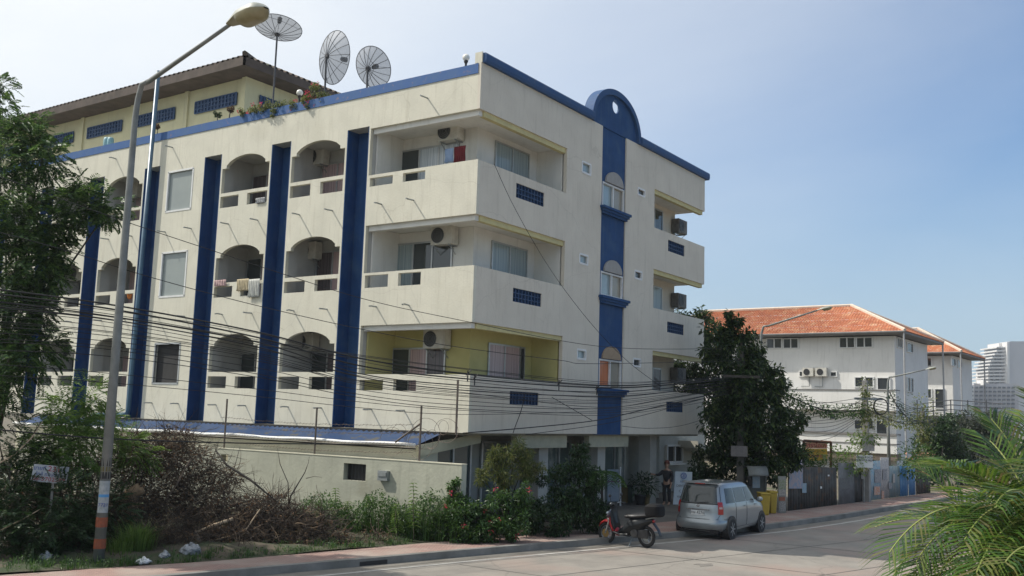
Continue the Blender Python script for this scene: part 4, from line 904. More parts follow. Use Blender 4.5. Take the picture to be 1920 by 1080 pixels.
# ================================================================ lamps, poles, cables
RH = V(.5694, -.8221, 0); FH_ = V(.8221, .5694, 0)      # horizontal right / forward of the street view
POLE = pm('grey_pole', (.24,.25,.24), (.17,.18,.17), scale=3, rough=.6, metal=.3, streak=(.12,.12,.11))
CONCP = pm('pole_concrete', (.30,.29,.27), (.22,.21,.20), scale=2, rough=.9)
LAMPT = pm('lamp_shell', (.36,.37,.32), (.26,.27,.23), scale=4, rough=.5)
LAMPG = pm('lamp_bowl', (.30,.26,.15), (.24,.21,.12), scale=3, rough=.25)
def street_lamp(label, base, bend, end, head, sc=1., group='street lamps', deco=True):
    """base point, top of the shaft, arm end and head tip as world points"""
    r = thing('street_lamp', label, 'street lamp', base, group)
    B, T_, E_, H_ = map(Vector, (base, bend, end, head))
    m = MB(); pts = [B, B.lerp(T_,.5), T_-V(0,0,.7*sc), T_-V(0,0,.25*sc)+(E_-T_)*.015, T_+(E_-T_)*.05+V(0,0,.05), T_+(E_-T_)*.14]
    m.tube(pts, [.118*sc,.09*sc,.066*sc,.062*sc,.058*sc,.052*sc], 12); m.build('pole', POLE, r, smooth=True)
    m = MB(); m.tube([T_+(E_-T_)*.13, E_], [.055*sc, .04*sc], 10); m.build('arm', POLE, r, smooth=True)
    ax = (H_-E_).normalized(); L = (H_-E_).length; s = ax.cross(V(0,0,1)).normalized(); u = s.cross(ax).normalized(); hw = L*.20; N_ = 12
    def shell(top):
        rows = []
        for i in range(N_+1):
            t = i/N_; w_ = hw*(.35+.65*min(1, t*2.2))*(1-max(0, (t-.72)/.28)**2.2*.75); h = (.13 if top else -.15)*L*(min(1, .35+t*1.6) if top else (0.05 if t < .35 else 1))*(1-max(0,(t-.8)/.2)**2*.9); row = []
            for j in range(9): a = pi*j/8; row.append(E_+ax*L*t+s*w_*cos(a)+u*h*sin(a)**.7)
            rows.append(row)
        return rows
    m = MB(); m.grid(shell(True)); rows = shell(True); m.add(rows[0]+rows[0][:1], [tuple(range(9))]); h = m.build('lamp_head', LAMPT, r, smooth=True)
    m = MB(); m.grid(shell(False)); m.build('lens', LAMPG, h, smooth=True)
    return r
B = CP+(on_z(186, 1034, .15)-CP)*.935; B.z = .15; n_ = RH.cross(V(0,0,1)).normalized()
pl = lambda px, py, P0, dv: on_plane(px, py, Vector(P0), Vector(dv).cross(V(0,0,1)))
topz = on_plane(268, 168, B, FH_); Tt = V(B.x, B.y, topz.z); dv = V(-.10, -1, 0)
E0 = pl(430, 47, B, dv); H0 = pl(499, 14, B, dv); H0.z = E0.z+(H0.z-E0.z)*.9
L1 = street_lamp('tall grey street lamp in the foreground with paper notices and painted bands near its foot', B, Tt, E0, H0)
for z0, z1, mt, lab in ((1.98, 2.16, pm('black_band', (.02,.02,.02), rough=.7), 0), (1.72, 1.86, pm('black_band2', (.02,.02,.02), rough=.7), 0), (1.87, 1.97, pm('olive_band', (.12,.10,.03), rough=.7), 0), (.72, .92, pm('orange_band', (.30,.07,.022), (.19,.055,.025), scale=9, rough=.6), 0), (.28, .48, MC['orange_band'], 0)):
    m = MB(); m.lathe(B, [(.126-.010*z0, z0), (.126-.010*z1, z1)], 14); m.build('painted_band', mt, L1)
m = MB(); dn = (CP-B); dn.z = 0; dn = dn.normalized(); sd_ = V(-dn.y, dn.x, 0)
rows = []
for i in range(2):
    z = [1.02, 1.68][i]; rows.append([B+(dn*cos(a)+sd_*sin(a))*.130+V(0,0,z) for a in [-.9+1.8*j/8 for j in range(9)]])
m.grid(rows); nt_ = m.build('notice', pm('paper', (.36,.38,.39), (.25,.28,.28), scale=12, rough=.7), L1)
m = MB(); m.grid([[B+(dn*cos(a)+sd_*sin(a))*.133+V(0,0,z) for a in [-.85+1.7*j/8 for j in range(9)]] for z in (1.34, 1.40)]); m.build('notice_stripe', pm('notice_blue', (.08,.28,.55), rough=.6), L1)
text_mesh(L1, 'notice_text', '7721', .10, pm('ink_blue', (.05,.08,.30), rough=.7), B+dn*.137+V(0,0,1.18), -sd_ if sd_.dot(RH) < 0 else sd_, (0,0,1))
def lamp_px(label, px, py0, bx, by, ex, ey, hx, hy, dep, sc=1.1):
    b = at(px, py0, dep); b.z = 0; t = at(bx, by, dep); T_ = V(b.x, b.y, t.z) if abs(bx-px) < 8 else t
    return street_lamp(label, b, T_, at(ex, ey, dep-1.2), at(hx, hy, dep-1.5), sc)
lamp_px('middle distance street lamp whose arm crosses the orange tiled roof', 1427, 900, 1432, 612, 1532, 582, 1560, 576, 55)
lamp_px('farthest street lamp in front of the white villa beside the ivy grown pole', 1667, 880, 1671, 708, 1735, 693, 1756, 689, 70)
# concrete power poles
def pole(label, px, py, dep, top, mat=CONCP, w=.15, extras=None):
    b = at(px, py, dep); b.z = .1; t = at(px, top, dep); r = thing('power_pole', label, 'power pole', b, 'concrete power poles')
    m = MB(); m.add([b+V(i*w,j*w,0) for i, j in ((-1,-1),(1,-1),(1,1),(-1,1))]+[V(b.x+i*w*.7,b.y+j*w*.7,t.z) for i, j in ((-1,-1),(1,-1),(1,1),(-1,1))], [(3,2,1,0),(4,5,6,7),(0,1,5,4),(1,2,6,5),(2,3,7,6),(3,0,4,7)])
    m.build('pole', mat, r); return r, b, t
pA, bA, tA = pole('concrete power pole inside the dark broadleaf tree carrying the cable bundle', 1390, 950, 38, 640, pm('dark_pole_concrete', (.15,.14,.12), (.10,.095,.085), scale=2, rough=.9))
m = MB(); c = at(1390, 706, 37.8); m.obox(c, RH*.7, FH_*.05, V(0,0,.05)); m.build('crossarm', BARKD, pA)
m = MB(); c = at(1386, 846, 37.7); m.obox(c, RH*.32, FH_*.01, V(0,0,.20)); sg = m.build('plate', pm('dull_plate', (.17,.15,.14), (.12,.11,.10), scale=9, rough=.7), pA)
pB, bB, tB = pole('power pole wrapped in ivy with a coil of cable and a crossarm', 1625, 935, 44, 712)
m = MB(); c = at(1628, 748, 43.8); m.obox(c, RH*.62, FH_*.05, V(0,0,.05)); m.build('crossarm', METAL, pB)
m = MB(); c = at(1652, 762, 43.7)
for k in range(3): m.tube([c+RH*(.30+k*.012)*cos(a)+V(0,0,1)*(.34+k*.012)*sin(a)+FH_*.02*k for a in [2*pi*j/24 for j in range(25)]], .018, 5, False)
m.build('cable_coil', BLACK, pB)
def ivy(parent, name, P, r, n, mat=L_MID, L=.12):
    l = MB()
    for _ in range(n):
        t = rnd()*(len(P)-1); i = int(t); q = Vector(P[i]).lerp(Vector(P[min(i+1,len(P)-1)]), t-i); rr = r*(.5+.8*abs(sin(t*5.3))); v = rv(rr); leaf(l, q+v, v+rv(.1)+V(0,0,-.06), V(0,0,1)+rv(.4), L*random.uniform(.7,1.3), L*.6)
    return l.build(name, mat, parent)
ivy(pB, 'ivy', [at(1620, 880, 43.8), at(1624, 800, 43.8), at(1624, 720, 43.8)], .26, 900, L_OLIVE)
l = MB(); clump(l, at(1618, 822, 43.6), .7, 260, .16, .08, .4, .6, .35); l.build('leaves', L_LITE, pB)
m = MB(); q = on_plane(1629, 834, bB-FH_*.3, FH_); m.obox(at(1628, 832, 43.5), RH*.27, FH_*.012, V(0,0,.32)); m.build('faded_poster', pm('faded_poster', (.50,.46,.42), (.30,.29,.29), scale=14, rough=.8), pB)
pC, bC, tC = pole('farther power pole with brown dead creeper above a bushy collar', 1733, 915, 58, 770)
ivy(pC, 'dead_creeper', [at(1732, 800, 57.8), at(1732, 755, 57.8)], .6, 380, L_OLIVE, .16); ivy(pC, 'creeper', [at(1733, 860, 57.8), at(1730, 800, 57.8)], .3, 400, L_OLIVE, .18)
# white sign on the ivy pole
ws = thing('white_sign', 'white board with two lines of black capitals and an orange mark below the ivy pole', 'sign', at(1621, 866, 43.3))
m = MB(); m.obox(at(1621, 865, 43.3), RH*.36, FH_*.012, V(0,0,.27)); m.build('board', WFRAME, ws)
INK = pm('black_ink', (.03,.03,.04), rough=.7)
for s_, py in (('BANG KOCH', 857.5), ('PATTAYA KLN', 863)): text_mesh(ws, 'lettering', s_, .125, INK, at(1621, py, 43.27), RH, (0,0,1), .003)
m = MB(); m.lathe(at(1620, 871, 43.28), [(.055, 0), (.055, .006)], 12, -FH_); m.build('orange_mark', pm('orange_mark', (.7,.22,.06), rough=.6), ws)
m = MB(); m.tube([at(1620, 945, 43.3), at(1620, 866, 43.32)], .025, 6); m.build('post', METAL, ws)

CAB = pm('cable_black', (.018,.018,.018), rough=.6)
PA0 = V(bA.x, bA.y, 0); PC0 = V(-.6, -.55, 0); PL0 = V(-9.6, 2.5, 0); PN = (PA0-PC0).cross(V(0,0,1)).normalized(); PN2 = (PC0-PL0).cross(V(0,0,1)).normalized()
def smooth_pts(P, n=10):
    out_ = []
    for i in range(len(P)-1):
        p0 = P[max(i-1,0)]; p1 = P[i]; p2 = P[i+1]; p3 = P[min(i+2,len(P)-1)]
        for k in range(n): t = k/n; out_.append(.5*((2*p1)+(p2-p0)*t+(2*p0-5*p1+4*p2-p3)*t*t+(3*p1-p0-3*p2+p3)*t**3))
    out_.append(P[-1]); return out_
def cable(pix, r, label, off=0, group='overhead cables along the street', name='overhead_cable'):
    P = [on_plane(x, y, PC0+(PN*off if x > 862 else PN2*off), PN if x > 862 else PN2) for x, y in pix]; m = MB(); m.tube(smooth_pts(P, 8), r, 5, False)
    return m.build(name, CAB, None, origin=P[0], label=label, cat='cable', group=group, smooth=True)
XS = (-60, 200, 480, 672, 860, 1120, 1250, 1388)
heavy = [(536,570,622,671,700,723,718,706), (545,578,632,685,709,727,722,709), (560,592,641,700,722,735,728,713), (570,598,650,706,731,743,735,716)]
hl = ['uppermost thick black cable of the overhead bundle', 'second thick black cable of the overhead bundle, just under the uppermost', 'third thick black cable down in the overhead bundle', 'lowest of the four thick black cables in the overhead bundle']
for i, ys in enumerate(heavy): cable(list(zip(XS, ys)), .019 if i < 2 else .015, hl[i], off=-.1*i)
thin = [(553,581,626,678,704,725,721,708), (577,604,655,692,714,739,731,711), (600,622,664,713,738,750,741,720), (610,630,672,720,744,757,746,722), (622,640,678,716,735,762,750,725), (634,648,690,730,752,768,755,728), (640,656,700,738,758,765,748,724), (655,668,706,744,766,773,760,732), (560,588,637,664,688,716,714,704), (566,592,640,668,692,718,715,706), (574,599,645,672,697,721,719,709), (590,612,660,704,728,746,737,718), (680,700,730,752,769,778,765,740), (700,716,742,764,777,772,758,735), (604,624,668,718,741,754,744,721)]
for i, ys in enumerate(thin): cable([(x, y+random.uniform(-1.5,1.5)) for x, y in zip(XS, ys)], .0065+.003*rnd(), 'thin black cable sagging below and between the thick cables of the bundle', off=random.uniform(-.25,.2))
cable([(-60,312),(15,337),(222,411),(411,474),(544,518),(688,562),(847,597),(1121,649),(1321,654),(1388,650)], .009, 'highest single thin wire slanting across the blue panels', -.2)
cable([(-60,420),(118,468),(259,513),(411,555),(533,585),(677,617),(847,649),(1047,675),(1121,682),(1388,676)], .009, 'second single thin wire slanting below the highest one', .1)
cable([(-60,800),(180,821),(420,830),(640,833),(760,836)], .016, 'black cable running just under the white gutter', -.3)
cable([(868,812),(1000,801),(1119,788),(1200,770),(1310,745),(1388,728)], .016, 'black service cable rising from the block corner to the pole', -.3)
cable([(985,815),(1119,797),(1200,780),(1310,750),(1388,730)], .010, 'thinner service cable below the rising black one', -.25)
cable([(1166,799),(1220,803),(1290,795),(1388,760)], .008, 'thin slack wire hanging low on the shaded wall', -.2)
cable([(1035,745),(1075,768),(1110,788)], .010, 'short wire dropping diagonally toward the blue strip', -.2)
cable([(984,740),(977,770),(966,800),(962,812)], .012, 'loose cable end hanging down from the bundle below the vent block', -.2)
cable([(927,308),(960,380),(1010,470),(1060,545),(1120,620),(1180,680),(1240,725)], .008, 'single wire dropping from the top balcony window across the shaded face', 0)
m = MB()
for px, py in ((890, 712), (1048, 722), (1119, 731), (877, 704)): c = on_plane(px, py, PC0, PN); m.tube([c+V(0,0,.14), c-V(0,0,.16)], .018, 5); m.tube([c-RH*.05, c+RH*.10+V(0,0,.16)], .014, 5)
m.build('cable_clamp', CAB, None, origin=on_plane(890,712,PC0,PN), label='small black clamps tying the overhead cable bundle together', cat='cable clamp', kind='stuff')
def span(P, r, label, leaves=0, dep=41, mat=L_MID, rad=.16, name='overhead_cable', group='cables between the far poles'):
    Q = smooth_pts([at(*p) for p in P], 8); m = MB(); m.tube(Q, r, 5, False)
    if leaves:
        t = thing(name, label, 'cable', Q[0], group); m.build('cable', CAB, t); ivy(t, 'creeper', Q, rad, leaves, mat, .12); return
    m.build(name, CAB, None, origin=Q[0], label=label, cat='cable', group=group)
span([(1392,705,38),(1450,725,39.5),(1500,752,41),(1560,772,42.5),(1622,768,44)], .03, 'cable smothered in green creeper between the tree and the ivy pole', 1500, mat=L_MID, rad=.22, name='creeper_cable')
span([(1628,768,44),(1665,785,48),(1700,795,53),(1733,790,58)], .03, 'cable with olive creeper sagging right of the ivy pole', 700, mat=L_OLIVE, rad=.26, name='creeper_cable')
span([(1668,735,50),(1685,765,52),(1705,785,54),(1733,792,57)], .03, 'creeper covered stay slanting down to the farther pole', 420, mat=L_DARK, rad=.22, name='creeper_cable')
for k in range(8): y = random.uniform(704,745); span([(1392,y,38),(1500,y+random.uniform(35,60),41),(1622,745+k*4,44)], .011, 'thin black cable between the tree and the ivy pole')
for k in range(5): span([(1392,720+k*8,38),(1490,785+k*9,41),(1560,792+k*7,42.5),(1622,770+k*2,44)], .010, 'slack low wire looping between the tree and the ivy pole')
for k in range(9): span([(1628,738+k*5,44),(1680,750+k*5,50),(1733,768+k*3,58),(1860,775+k*4,80)], .014, 'thin black cable running on from the ivy pole toward the far trees')

# ================================================================ roof things
def meshm():
    m, t, b = NT('dish_mesh'); b.inputs['Base Color'].default_value = (.16,.17,.19,1); b.inputs['Roughness'].default_value = .6
    tr = t.nodes.new('ShaderNodeBsdfTransparent'); ms = t.nodes.new('ShaderNodeMixShader'); ms.inputs[0].default_value = .38
    t.links.new(b.outputs[0], ms.inputs[1]); t.links.new(tr.outputs[0], ms.inputs[2]); t.links.new(ms.outputs[0], t.nodes['Material Output'].inputs['Surface']); return m
DM = meshm(); DK = pm('dish_frame', (.05,.05,.055), (.08,.08,.085), scale=8, rough=.6)
def dish(label, cpx, cpy, X, n, R, base, pole_r=.035, depth=.30, ribs=16, feed=True, mount=None):
    c = on_x(cpx, cpy, X); n = Vector(n).normalized(); u = n.orthogonal().normalized(); q = n.cross(u); f = R*R/(4*depth)
    hub = c-n*depth; zb = BT((0,0,13.19))[2]; b = V(hub.x, hub.y, zb) if mount is None else mount
    r = thing('satellite_dish', label, 'satellite dish', b, 'mesh satellite dishes on the roof')
    P = lambda rr, a: hub+n*(rr*rr/(4*f))+(u*cos(a)+q*sin(a))*rr
    m = MB(); m.grid([[P(R*i/6, 2*pi*j/32) for j in range(33)] for i in range(7)]); m.build('reflector', DM, r, smooth=True)
    for k in range(ribs): m = MB(); m.tube([P(R*i/6, 2*pi*(k+.3)/ribs)-n*.01 for i in range(7)], .010, 4, False); m.build('rib', DK, r)
    m = MB(); m.tube([P(R, 2*pi*j/32) for j in range(33)], .014, 5, False); m.build('rim', DK, r)
    m = MB(); m.lathe(hub, [(.09, -.05), (.09, .03)], 10, n); m.build('hub', DK, r)
    m = MB(); F_ = hub+n*f*.95; m.lathe(F_, [(.07,-.12),(.09,-.02),(.09,.1),(.05,.12)], 10, n); fd = m.build('feed_horn', DK, r)
    for k in range(3): m = MB(); m.tube([P(R*.97, 2*pi*k/3+.4), F_], .008, 4); m.build('strut', DK, r)
    m = MB(); m.tube([V(hub.x, hub.y, zb), hub-n*.04+V(0,0,-.02)], pole_r, 8); m.build('pole', DK, r)
dish('mesh satellite dish tilted skyward on the tallest pole, behind the street lamp head', 522, 52, 1.9, FH_*.21+V(0,0,.97)+RH*.03, .90, None)
dish('mesh satellite dish standing almost upright above the red flowers, middle of three', 627, 108, 1.3, RH*.64+FH_*.62+V(0,0,.10), .95, None)
dish('mesh satellite dish rightmost of the three, half hidden by the blue roof band', 700, 126, 1.3, RH*.42+FH_*.70+V(0,0,.45), .72, None)
GLOBE = pm('globe_glass', (.80,.78,.70), (.72,.70,.62), scale=3, rough=.25)
for px, py, lab in ((874, 108, 'white globe lamp near the top corner of the roof'), (562, 174, 'cream globe lamp between the two bougainvilleas')):
    c = on_x(px, py, .35); r = thing('globe_lamp', lab, 'globe lamp', (c.x, c.y, c.z-.42), 'globe lamps on the roof parapet')
    m = MB(); m.sphere(c, .115); m.build('globe', GLOBE, r, smooth=True); m = MB(); m.lathe((c.x, c.y, c.z-.30), [(.035,-.3),(.035,.1),(.07,.17),(.06,.21)], 10); m.build('post', BLACK, r)
# laundry and odds and ends on balconies
def cloth(name, label, px0, py0, px1, py1, mat, X=-.035, cat='laundry', group='laundry hung on the balconies', folds=5):
    a = on_x(px0, py0, X); b = on_x(px1, py1, X); n = 24; m = MB(); y0, y1 = a.y, b.y; rows = []
    for j in range(9):
        t = j/8; rows.append([(X-.02-.02*sin(folds*2*pi*i/n)*(.3+t), y0+(y1-y0)*i/n+.01*sin(7*t+i), a.z+(b.z-a.z)*t+(.015*sin(i*1.3) if j == 8 else 0)) for i in range(n+1)])
    m.grid(rows); o = m.build(name, mat, None, origin=(X, y0, a.z), label=label, cat=cat, group=group, smooth=True); s = o.modifiers.new('thick', 'SOLIDIFY'); s.thickness = .008
cloth('towel', 'pinkish patterned cloth over the second floor parapet next to the window bay', 403, 526, 424, 536, pm('pink_cloth', (.60,.42,.38), (.35,.22,.24), scale=25, rough=.9))
cloth('towel', 'tan towel hung over the second floor parapet', 446, 524, 466, 545, pm('tan_cloth', (.50,.42,.28), (.42,.35,.22), scale=8, rough=.9), folds=7)
cloth('towel', 'long pale towel at the right of the tan one on the second floor parapet', 468, 524, 486, 557, pm('pale_cloth', (.55,.55,.50), (.46,.46,.42), scale=8, rough=.9), folds=6)
cloth('shirt', 'dark red shirt hanging under the top floor air conditioner', 853, 276, 873, 303, pm('red_cloth', (.16,.015,.02), (.10,.01,.015), rough=.9), X=.7)
cloth('shirt', 'pale blue shirt hanging left of the dark red one', 836, 280, 850, 304, pm('blue_cloth', (.30,.40,.55), (.22,.30,.45), rough=.9), X=.7)
cloth('towel', 'white black spotted cloth behind the upper pierced parapet', 481, 372, 497, 380, pm('spotted_cloth', (.65,.65,.65), (.05,.05,.05), scale=40, rough=.9), X=-.01)
m = MB(); c = on_x(243, 556, .3); m.lathe((c.x, c.y, c.z-.1), [(.05,0),(.09,.05),(.10,.2),(.05,.24)], 10); m.build('orange_pot', pm('orange_plastic', (.60,.20,.04), rough=.5), None, origin=(c.x,c.y,c.z-.1), label='orange plastic pot in a parapet opening by the lamp post', cat='pot')
for px, lab in ((598, 'left one of two pale blue plastic drums behind the roof band'), (612, 'right one of two pale blue plastic drums behind the roof band')):
    pass
for px, lab in ((200, 'left one of two pale blue roof drums'), (207, 'right one of two pale blue roof drums')):
    c = on_x(px, 268, 1.0); m = MB(); m.lathe((c.x, c.y, c.z-.35), [(.10,0),(.14,.05),(.14,.5),(.10,.58)], 12); m.build('water_drum', pm('drum_blue', (.22,.40,.44), rough=.5), None, origin=(c.x,c.y,c.z-.35), label=lab, cat='drum', group='roof drums', smooth=True)

# ================================================================ hand painted land sign
c = at(95, 890, 21.6); sg = thing('land_sign', 'tilted white hand painted board with blue and red writing on a post', 'sign', V(c.x, c.y, .15))
nrm = (CP-c); nrm.z = 0; nrm = nrm.normalized(); xr = V(-nrm.y, nrm.x, 0); xr = xr if xr.dot(RH) > 0 else -xr
P4 = [on_plane(x, y, c, nrm) for x, y in ((57,902),(124,908),(130,876),(64,870))]
m = MB(); m.prism(P4, -nrm*.02); m.build('board', pm('sign_white', (.50,.51,.52), (.42,.43,.44), scale=6, rough=.6), sg)
xd = (P4[2]-P4[3]).normalized(); yd = (P4[3]-P4[0]).normalized(); RI = pm('red_paint', (.42,.04,.05), rough=.7); BI = pm('blue_ink', (.05,.10,.32), rough=.7)
def stext(s_, px, py, size, mt, sx=1.): text_mesh(sg, 'lettering', s_, size, mt, on_plane(px, py, c, nrm)+nrm*.004, xd, yd, .002, sx=sx)
stext('ขายที่', 75, 878, .12, BI); stext('231', 102, 880, .16, RI, 1.1); stext('ตรว', 118, 883, .09, BI); stext('ใกล้ ถนนใหญ่', 92, 890, .10, BI); stext('08-5702589', 91, 899, .12, RI, 1.15)
m = MB(); q = on_plane(99, 907, c, nrm)-nrm*.05; m.obox((q.x, q.y, q.z/2+.3), xr*.025, nrm*.02, V(0,0,q.z/2-.1)); m.build('post', pm('sign_post', (.36,.35,.32), (.25,.22,.18), scale=5, rough=.8), sg)

# ================================================================ fence panels, posters, street clutter on the right
def along_fence(px):         # ground point under a pixel column, on the fence line
    d = ray(px, 900); best = None; x0 = 14
    for k in range(900):
        x = 12+k*.03; y = lerp_at(INN, x)+.05; v = V(x, y, 0)-CP; l_ = v.dot(_r2)/v.dot(_f)
        e = abs(l_-(px-960)/FPX+ (0)) 
        if best is None or e < best[0]: best = (e, V(x, y, .15))
    return best[1]
RUSTY = pm('rusty_corrugated', (.085,.085,.08), (.05,.045,.04), scale=2.5, rough=.8, c3=(.13,.08,.05), c3fac=(.52,.68), c3scale=3, streak=(.16,.16,.15))
HOARD = thing('hoarding', 'patchwork hoarding of dark corrugated and bright blue sheets covered in torn bills', 'fence', along_fence(1480))
def fpanel(px0, px1, ytop, label, mat, nu=8, amp=.03, off=0., posters=()):
    a, b = along_fence(px0), along_fence(px1); dp = (a-CP).dot(_f); t = at(px0, ytop, dp).z; t2 = at(px1, ytop, (b-CP).dot(_f)).z
    n_ = V((b-a).y, -(b-a).x, 0).normalized(); a = a+n_*off; b = b+n_*off
    m = MB(); rows = []
    for z in (0, 1): rows.append([(a.lerp(b, k/(nu*6)))+n_*amp*sin(2*pi*k/6)+V(0,0,z*(t+(t2-t)*k/(nu*6)-.15)) for k in range(nu*6+1)])
    m.grid(rows); o = m.build('panel', mat, HOARD, smooth=True); o['label'] = label; r = o; s = o.modifiers.new('thick', 'SOLIDIFY'); s.thickness = .012
    for (x0, y0, x1, y1, mt) in posters:
        P0 = a+n_*(amp+.015); q = [on_plane(x, y, P0, n_) for x, y in ((x0,y1),(x1,y1),(x1,y0),(x0,y0))]; m = MB(); m.prism(q, n_*.006); m.build('poster', mt, r)
    return a, b, n_
PO = lambda nm, c1, c2, sc=18: pm(nm, c1, c2, scale=sc, rough=.8, fac=(.45,.55))
PO1 = PO('poster_pink', (.42,.34,.33), (.25,.30,.38), 7); PO2 = PO('poster_grey', (.36,.35,.34), (.20,.20,.22)); PO3 = PO('poster_white', (.48,.46,.43), (.30,.28,.28), 24); PO4 = PO('poster_orange', (.55,.22,.12), (.45,.40,.35), 14); PO5 = PO('poster_blue', (.20,.34,.42), (.34,.38,.40), 12)
BLUESH = pm('blue_sheet', (.07,.20,.42), (.10,.25,.45), scale=2, rough=.6, streak=(.2,.25,.3))
fpanel(1478, 1508, 868, 'dark sheet carrying a faded pink and blue banner, leftmost of the hoarding', RUSTY, 6, posters=((1479,862,1505,916,PO1),(1504,906,1512,924,PO5)))
fpanel(1508, 1536, 876, 'dark rust stained sheet with moss on top below the orange banner', RUSTY, 6)
fpanel(1536, 1569, 877, 'grey streaked sheet with two tiny white labels', RUSTY, 7, posters=((1552,890,1555,893,WFRAME),(1538,912,1541,916,WFRAME)))
fpanel(1570, 1600, 868, 'lighter grey flat sheet framed by a white edge', pm('flat_grey_sheet', (.20,.20,.20), (.13,.13,.13), scale=3, rough=.8, streak=(.25,.24,.22)), 1, .004, .06, ((1575,896,1593,917,PO('grey_box', (.12,.12,.12), (.16,.16,.15))),))
fpanel(1601, 1632, 880, 'dark sheet with pale torn notice under the white sign', RUSTY, 6, posters=((1615,884,1622,898,PO3),))
fpanel(1633, 1652, 864, 'sheet covered with peeling light blue and grey bills', PO5, 3, .01, posters=((1640,880,1652,905,PO2),(1639,912,1650,928,PO4)))
fpanel(1652, 1668, 858, 'tallest sheet plastered with white and brown bills', PO3, 3, .01, posters=((1653,920,1658,935,PO4),(1655,880,1663,900,PO2)))
fpanel(1668, 1688, 874, 'weathered pale blue sheet beside the bright blue ones', pm('pale_blue_sheet', (.16,.24,.28), (.24,.27,.27), scale=3, rough=.7, c3=(.3,.29,.27), c3scale=3), 4, posters=((1674,888,1678,905,PO3),(1666,905,1672,916,PO2)))
fpanel(1688, 1703, 874, 'bright blue sheet, left of the two bright blue ones', BLUESH, 3)
fpanel(1704, 1717, 874, 'bright blue sheet, right of the two bright blue ones', BLUESH, 3)
fpanel(1718, 1745, 880, 'dark brown sheet at the far right end of the hoarding', RUSTY, 5)
fb = thing('fence_bush', 'light green creeper spilling over the grey sheet between banner and ivy pole', 'creeper', along_fence(1580)); ivy(fb, 'foliage', [at(1560,868,43), at(1585,860,43), at(1600,866,43)], .5, 700, L_LITE, .13)
fb = thing('fence_bush', 'green bush with small red flowers above the bright blue sheets', 'bush', along_fence(1720)); ivy(fb, 'foliage', [at(1700,868,48), at(1725,862,48), at(1745,880,48)], .7, 900, L_MID, .15)
l = MB(); clump(l, at(1715, 853, 48), .45, 40, .1, .07, .1, .6, .3); clump(l, at(1740, 853, 48), .35, 25, .1, .07, .1, .6, .3); l.build('blossoms', pm('pale_red_petal', (.65,.30,.22), rough=.6), fb)
fb = thing('fence_bush', 'dark creeper hanging at the left post of the orange banner', 'creeper', along_fence(1506)); ivy(fb, 'foliage', [at(1503,845,42.5), at(1508,870,42.5), at(1512,880,42.5), at(1545,878,42.5)], .4, 800, L_MID, .15)
# orange / yellow banner in a rusty frame
bn = thing('banner_frame', 'orange and yellow cloth banner with red lettering in a rusty pipe frame', 'banner', at(1532, 880, 44.5)); BD = 44.5
RUSTP = pm('rusty_pipe', (.16,.07,.04), (.10,.05,.03), scale=6, rough=.8)
for a, b in (((1507,895),(1507,826)), ((1507,826),(1558,829)), ((1558,829),(1558,895))): m = MB(); m.tube([at(a[0],a[1],BD), at(b[0],b[1],BD)], .06, 7); m.build('pipe', RUSTP, bn)
def brect(x0, y0, x1, y1, mt, d=BD, nm='cloth'): m = MB(); m.prism([at(x0,y1,d), at(x1,y1,d), at(x1,y0,d), at(x0,y0,d)], FH_*.02); return m.build(nm, mt, bn)
brect(1510, 829, 1551, 841, pm('banner_salmon', (.75,.42,.27), (.68,.35,.22), scale=8, rough=.8)); brect(1510, 841.3, 1551, 864, pm('banner_yellow', (.78,.50,.07), (.70,.43,.07), scale=5, rough=.8)); brect(1515, 864.2, 1551, 872, pm('banner_tan', (.50,.45,.30), (.42,.38,.27), scale=5, rough=.8))
brect(1543, 852, 1549.5, 862, pm('banner_green', (.35,.42,.20), (.45,.40,.15), scale=9, rough=.8), BD-.04, 'cloth_patch')
text_mesh(bn, 'lettering', 'คาราโอเกะ', .26, pm('banner_red', (.42,.04,.05), rough=.8), at(1530.5, 835.5, BD-.03), RH, (0,0,1), .004, sx=1.05)
text_mesh(bn, 'lettering', 'เปิดบริการ', .17, pm('banner_brown', (.34,.20,.05), rough=.8), at(1530, 846, BD-.03), RH, (0,0,1), .004, sx=1.1)
text_mesh(bn, 'lettering', 'สวนอาหาร', .21, pm('banner_magenta', (.45,.04,.20), rough=.8), at(1526, 855, BD-.03), RH, (0,0,1), .004, sx=1.0)

# tall narrow poster board, yellow bins, phone kiosk
g = on_z(1467, 962, .15); nb = thing('poster_board', 'narrow upright board with stacked coloured notices beside the yellow bins', 'board', g); DG = (g-CP).dot(_f)
def rect(par, nm, x0, y0, x1, y1, mt, d, th=.02): m = MB(); m.prism([at(x0,y1,d), at(x1,y1,d), at(x1,y0,d), at(x0,y0,d)], FH_*th); return m.build(nm, mt, par)
rect(nb, 'board', 1459, 893, 1474, 962, pm('board_grey', (.30,.30,.28), (.22,.22,.20), scale=8, rough=.8), DG, .04)
rect(nb, 'notice', 1460, 900, 1473, 917, PO('notice_green', (.22,.26,.16), (.30,.30,.26)), DG-.02); rect(nb, 'notice', 1460, 918, 1473, 930, PO('notice_white', (.38,.36,.33), (.26,.25,.24)), DG-.02)
rect(nb, 'notice', 1460.5, 932, 1472, 939, PO('notice_brown', (.34,.13,.08), (.28,.12,.08)), DG-.02); rect(nb, 'notice', 1460, 941, 1473, 959, PO('notice_pale', (.34,.34,.33), (.22,.22,.22), 30), DG-.02)
YB = pm('yellow_bin', (.42,.30,.04), (.34,.24,.035), scale=2, rough=.5)
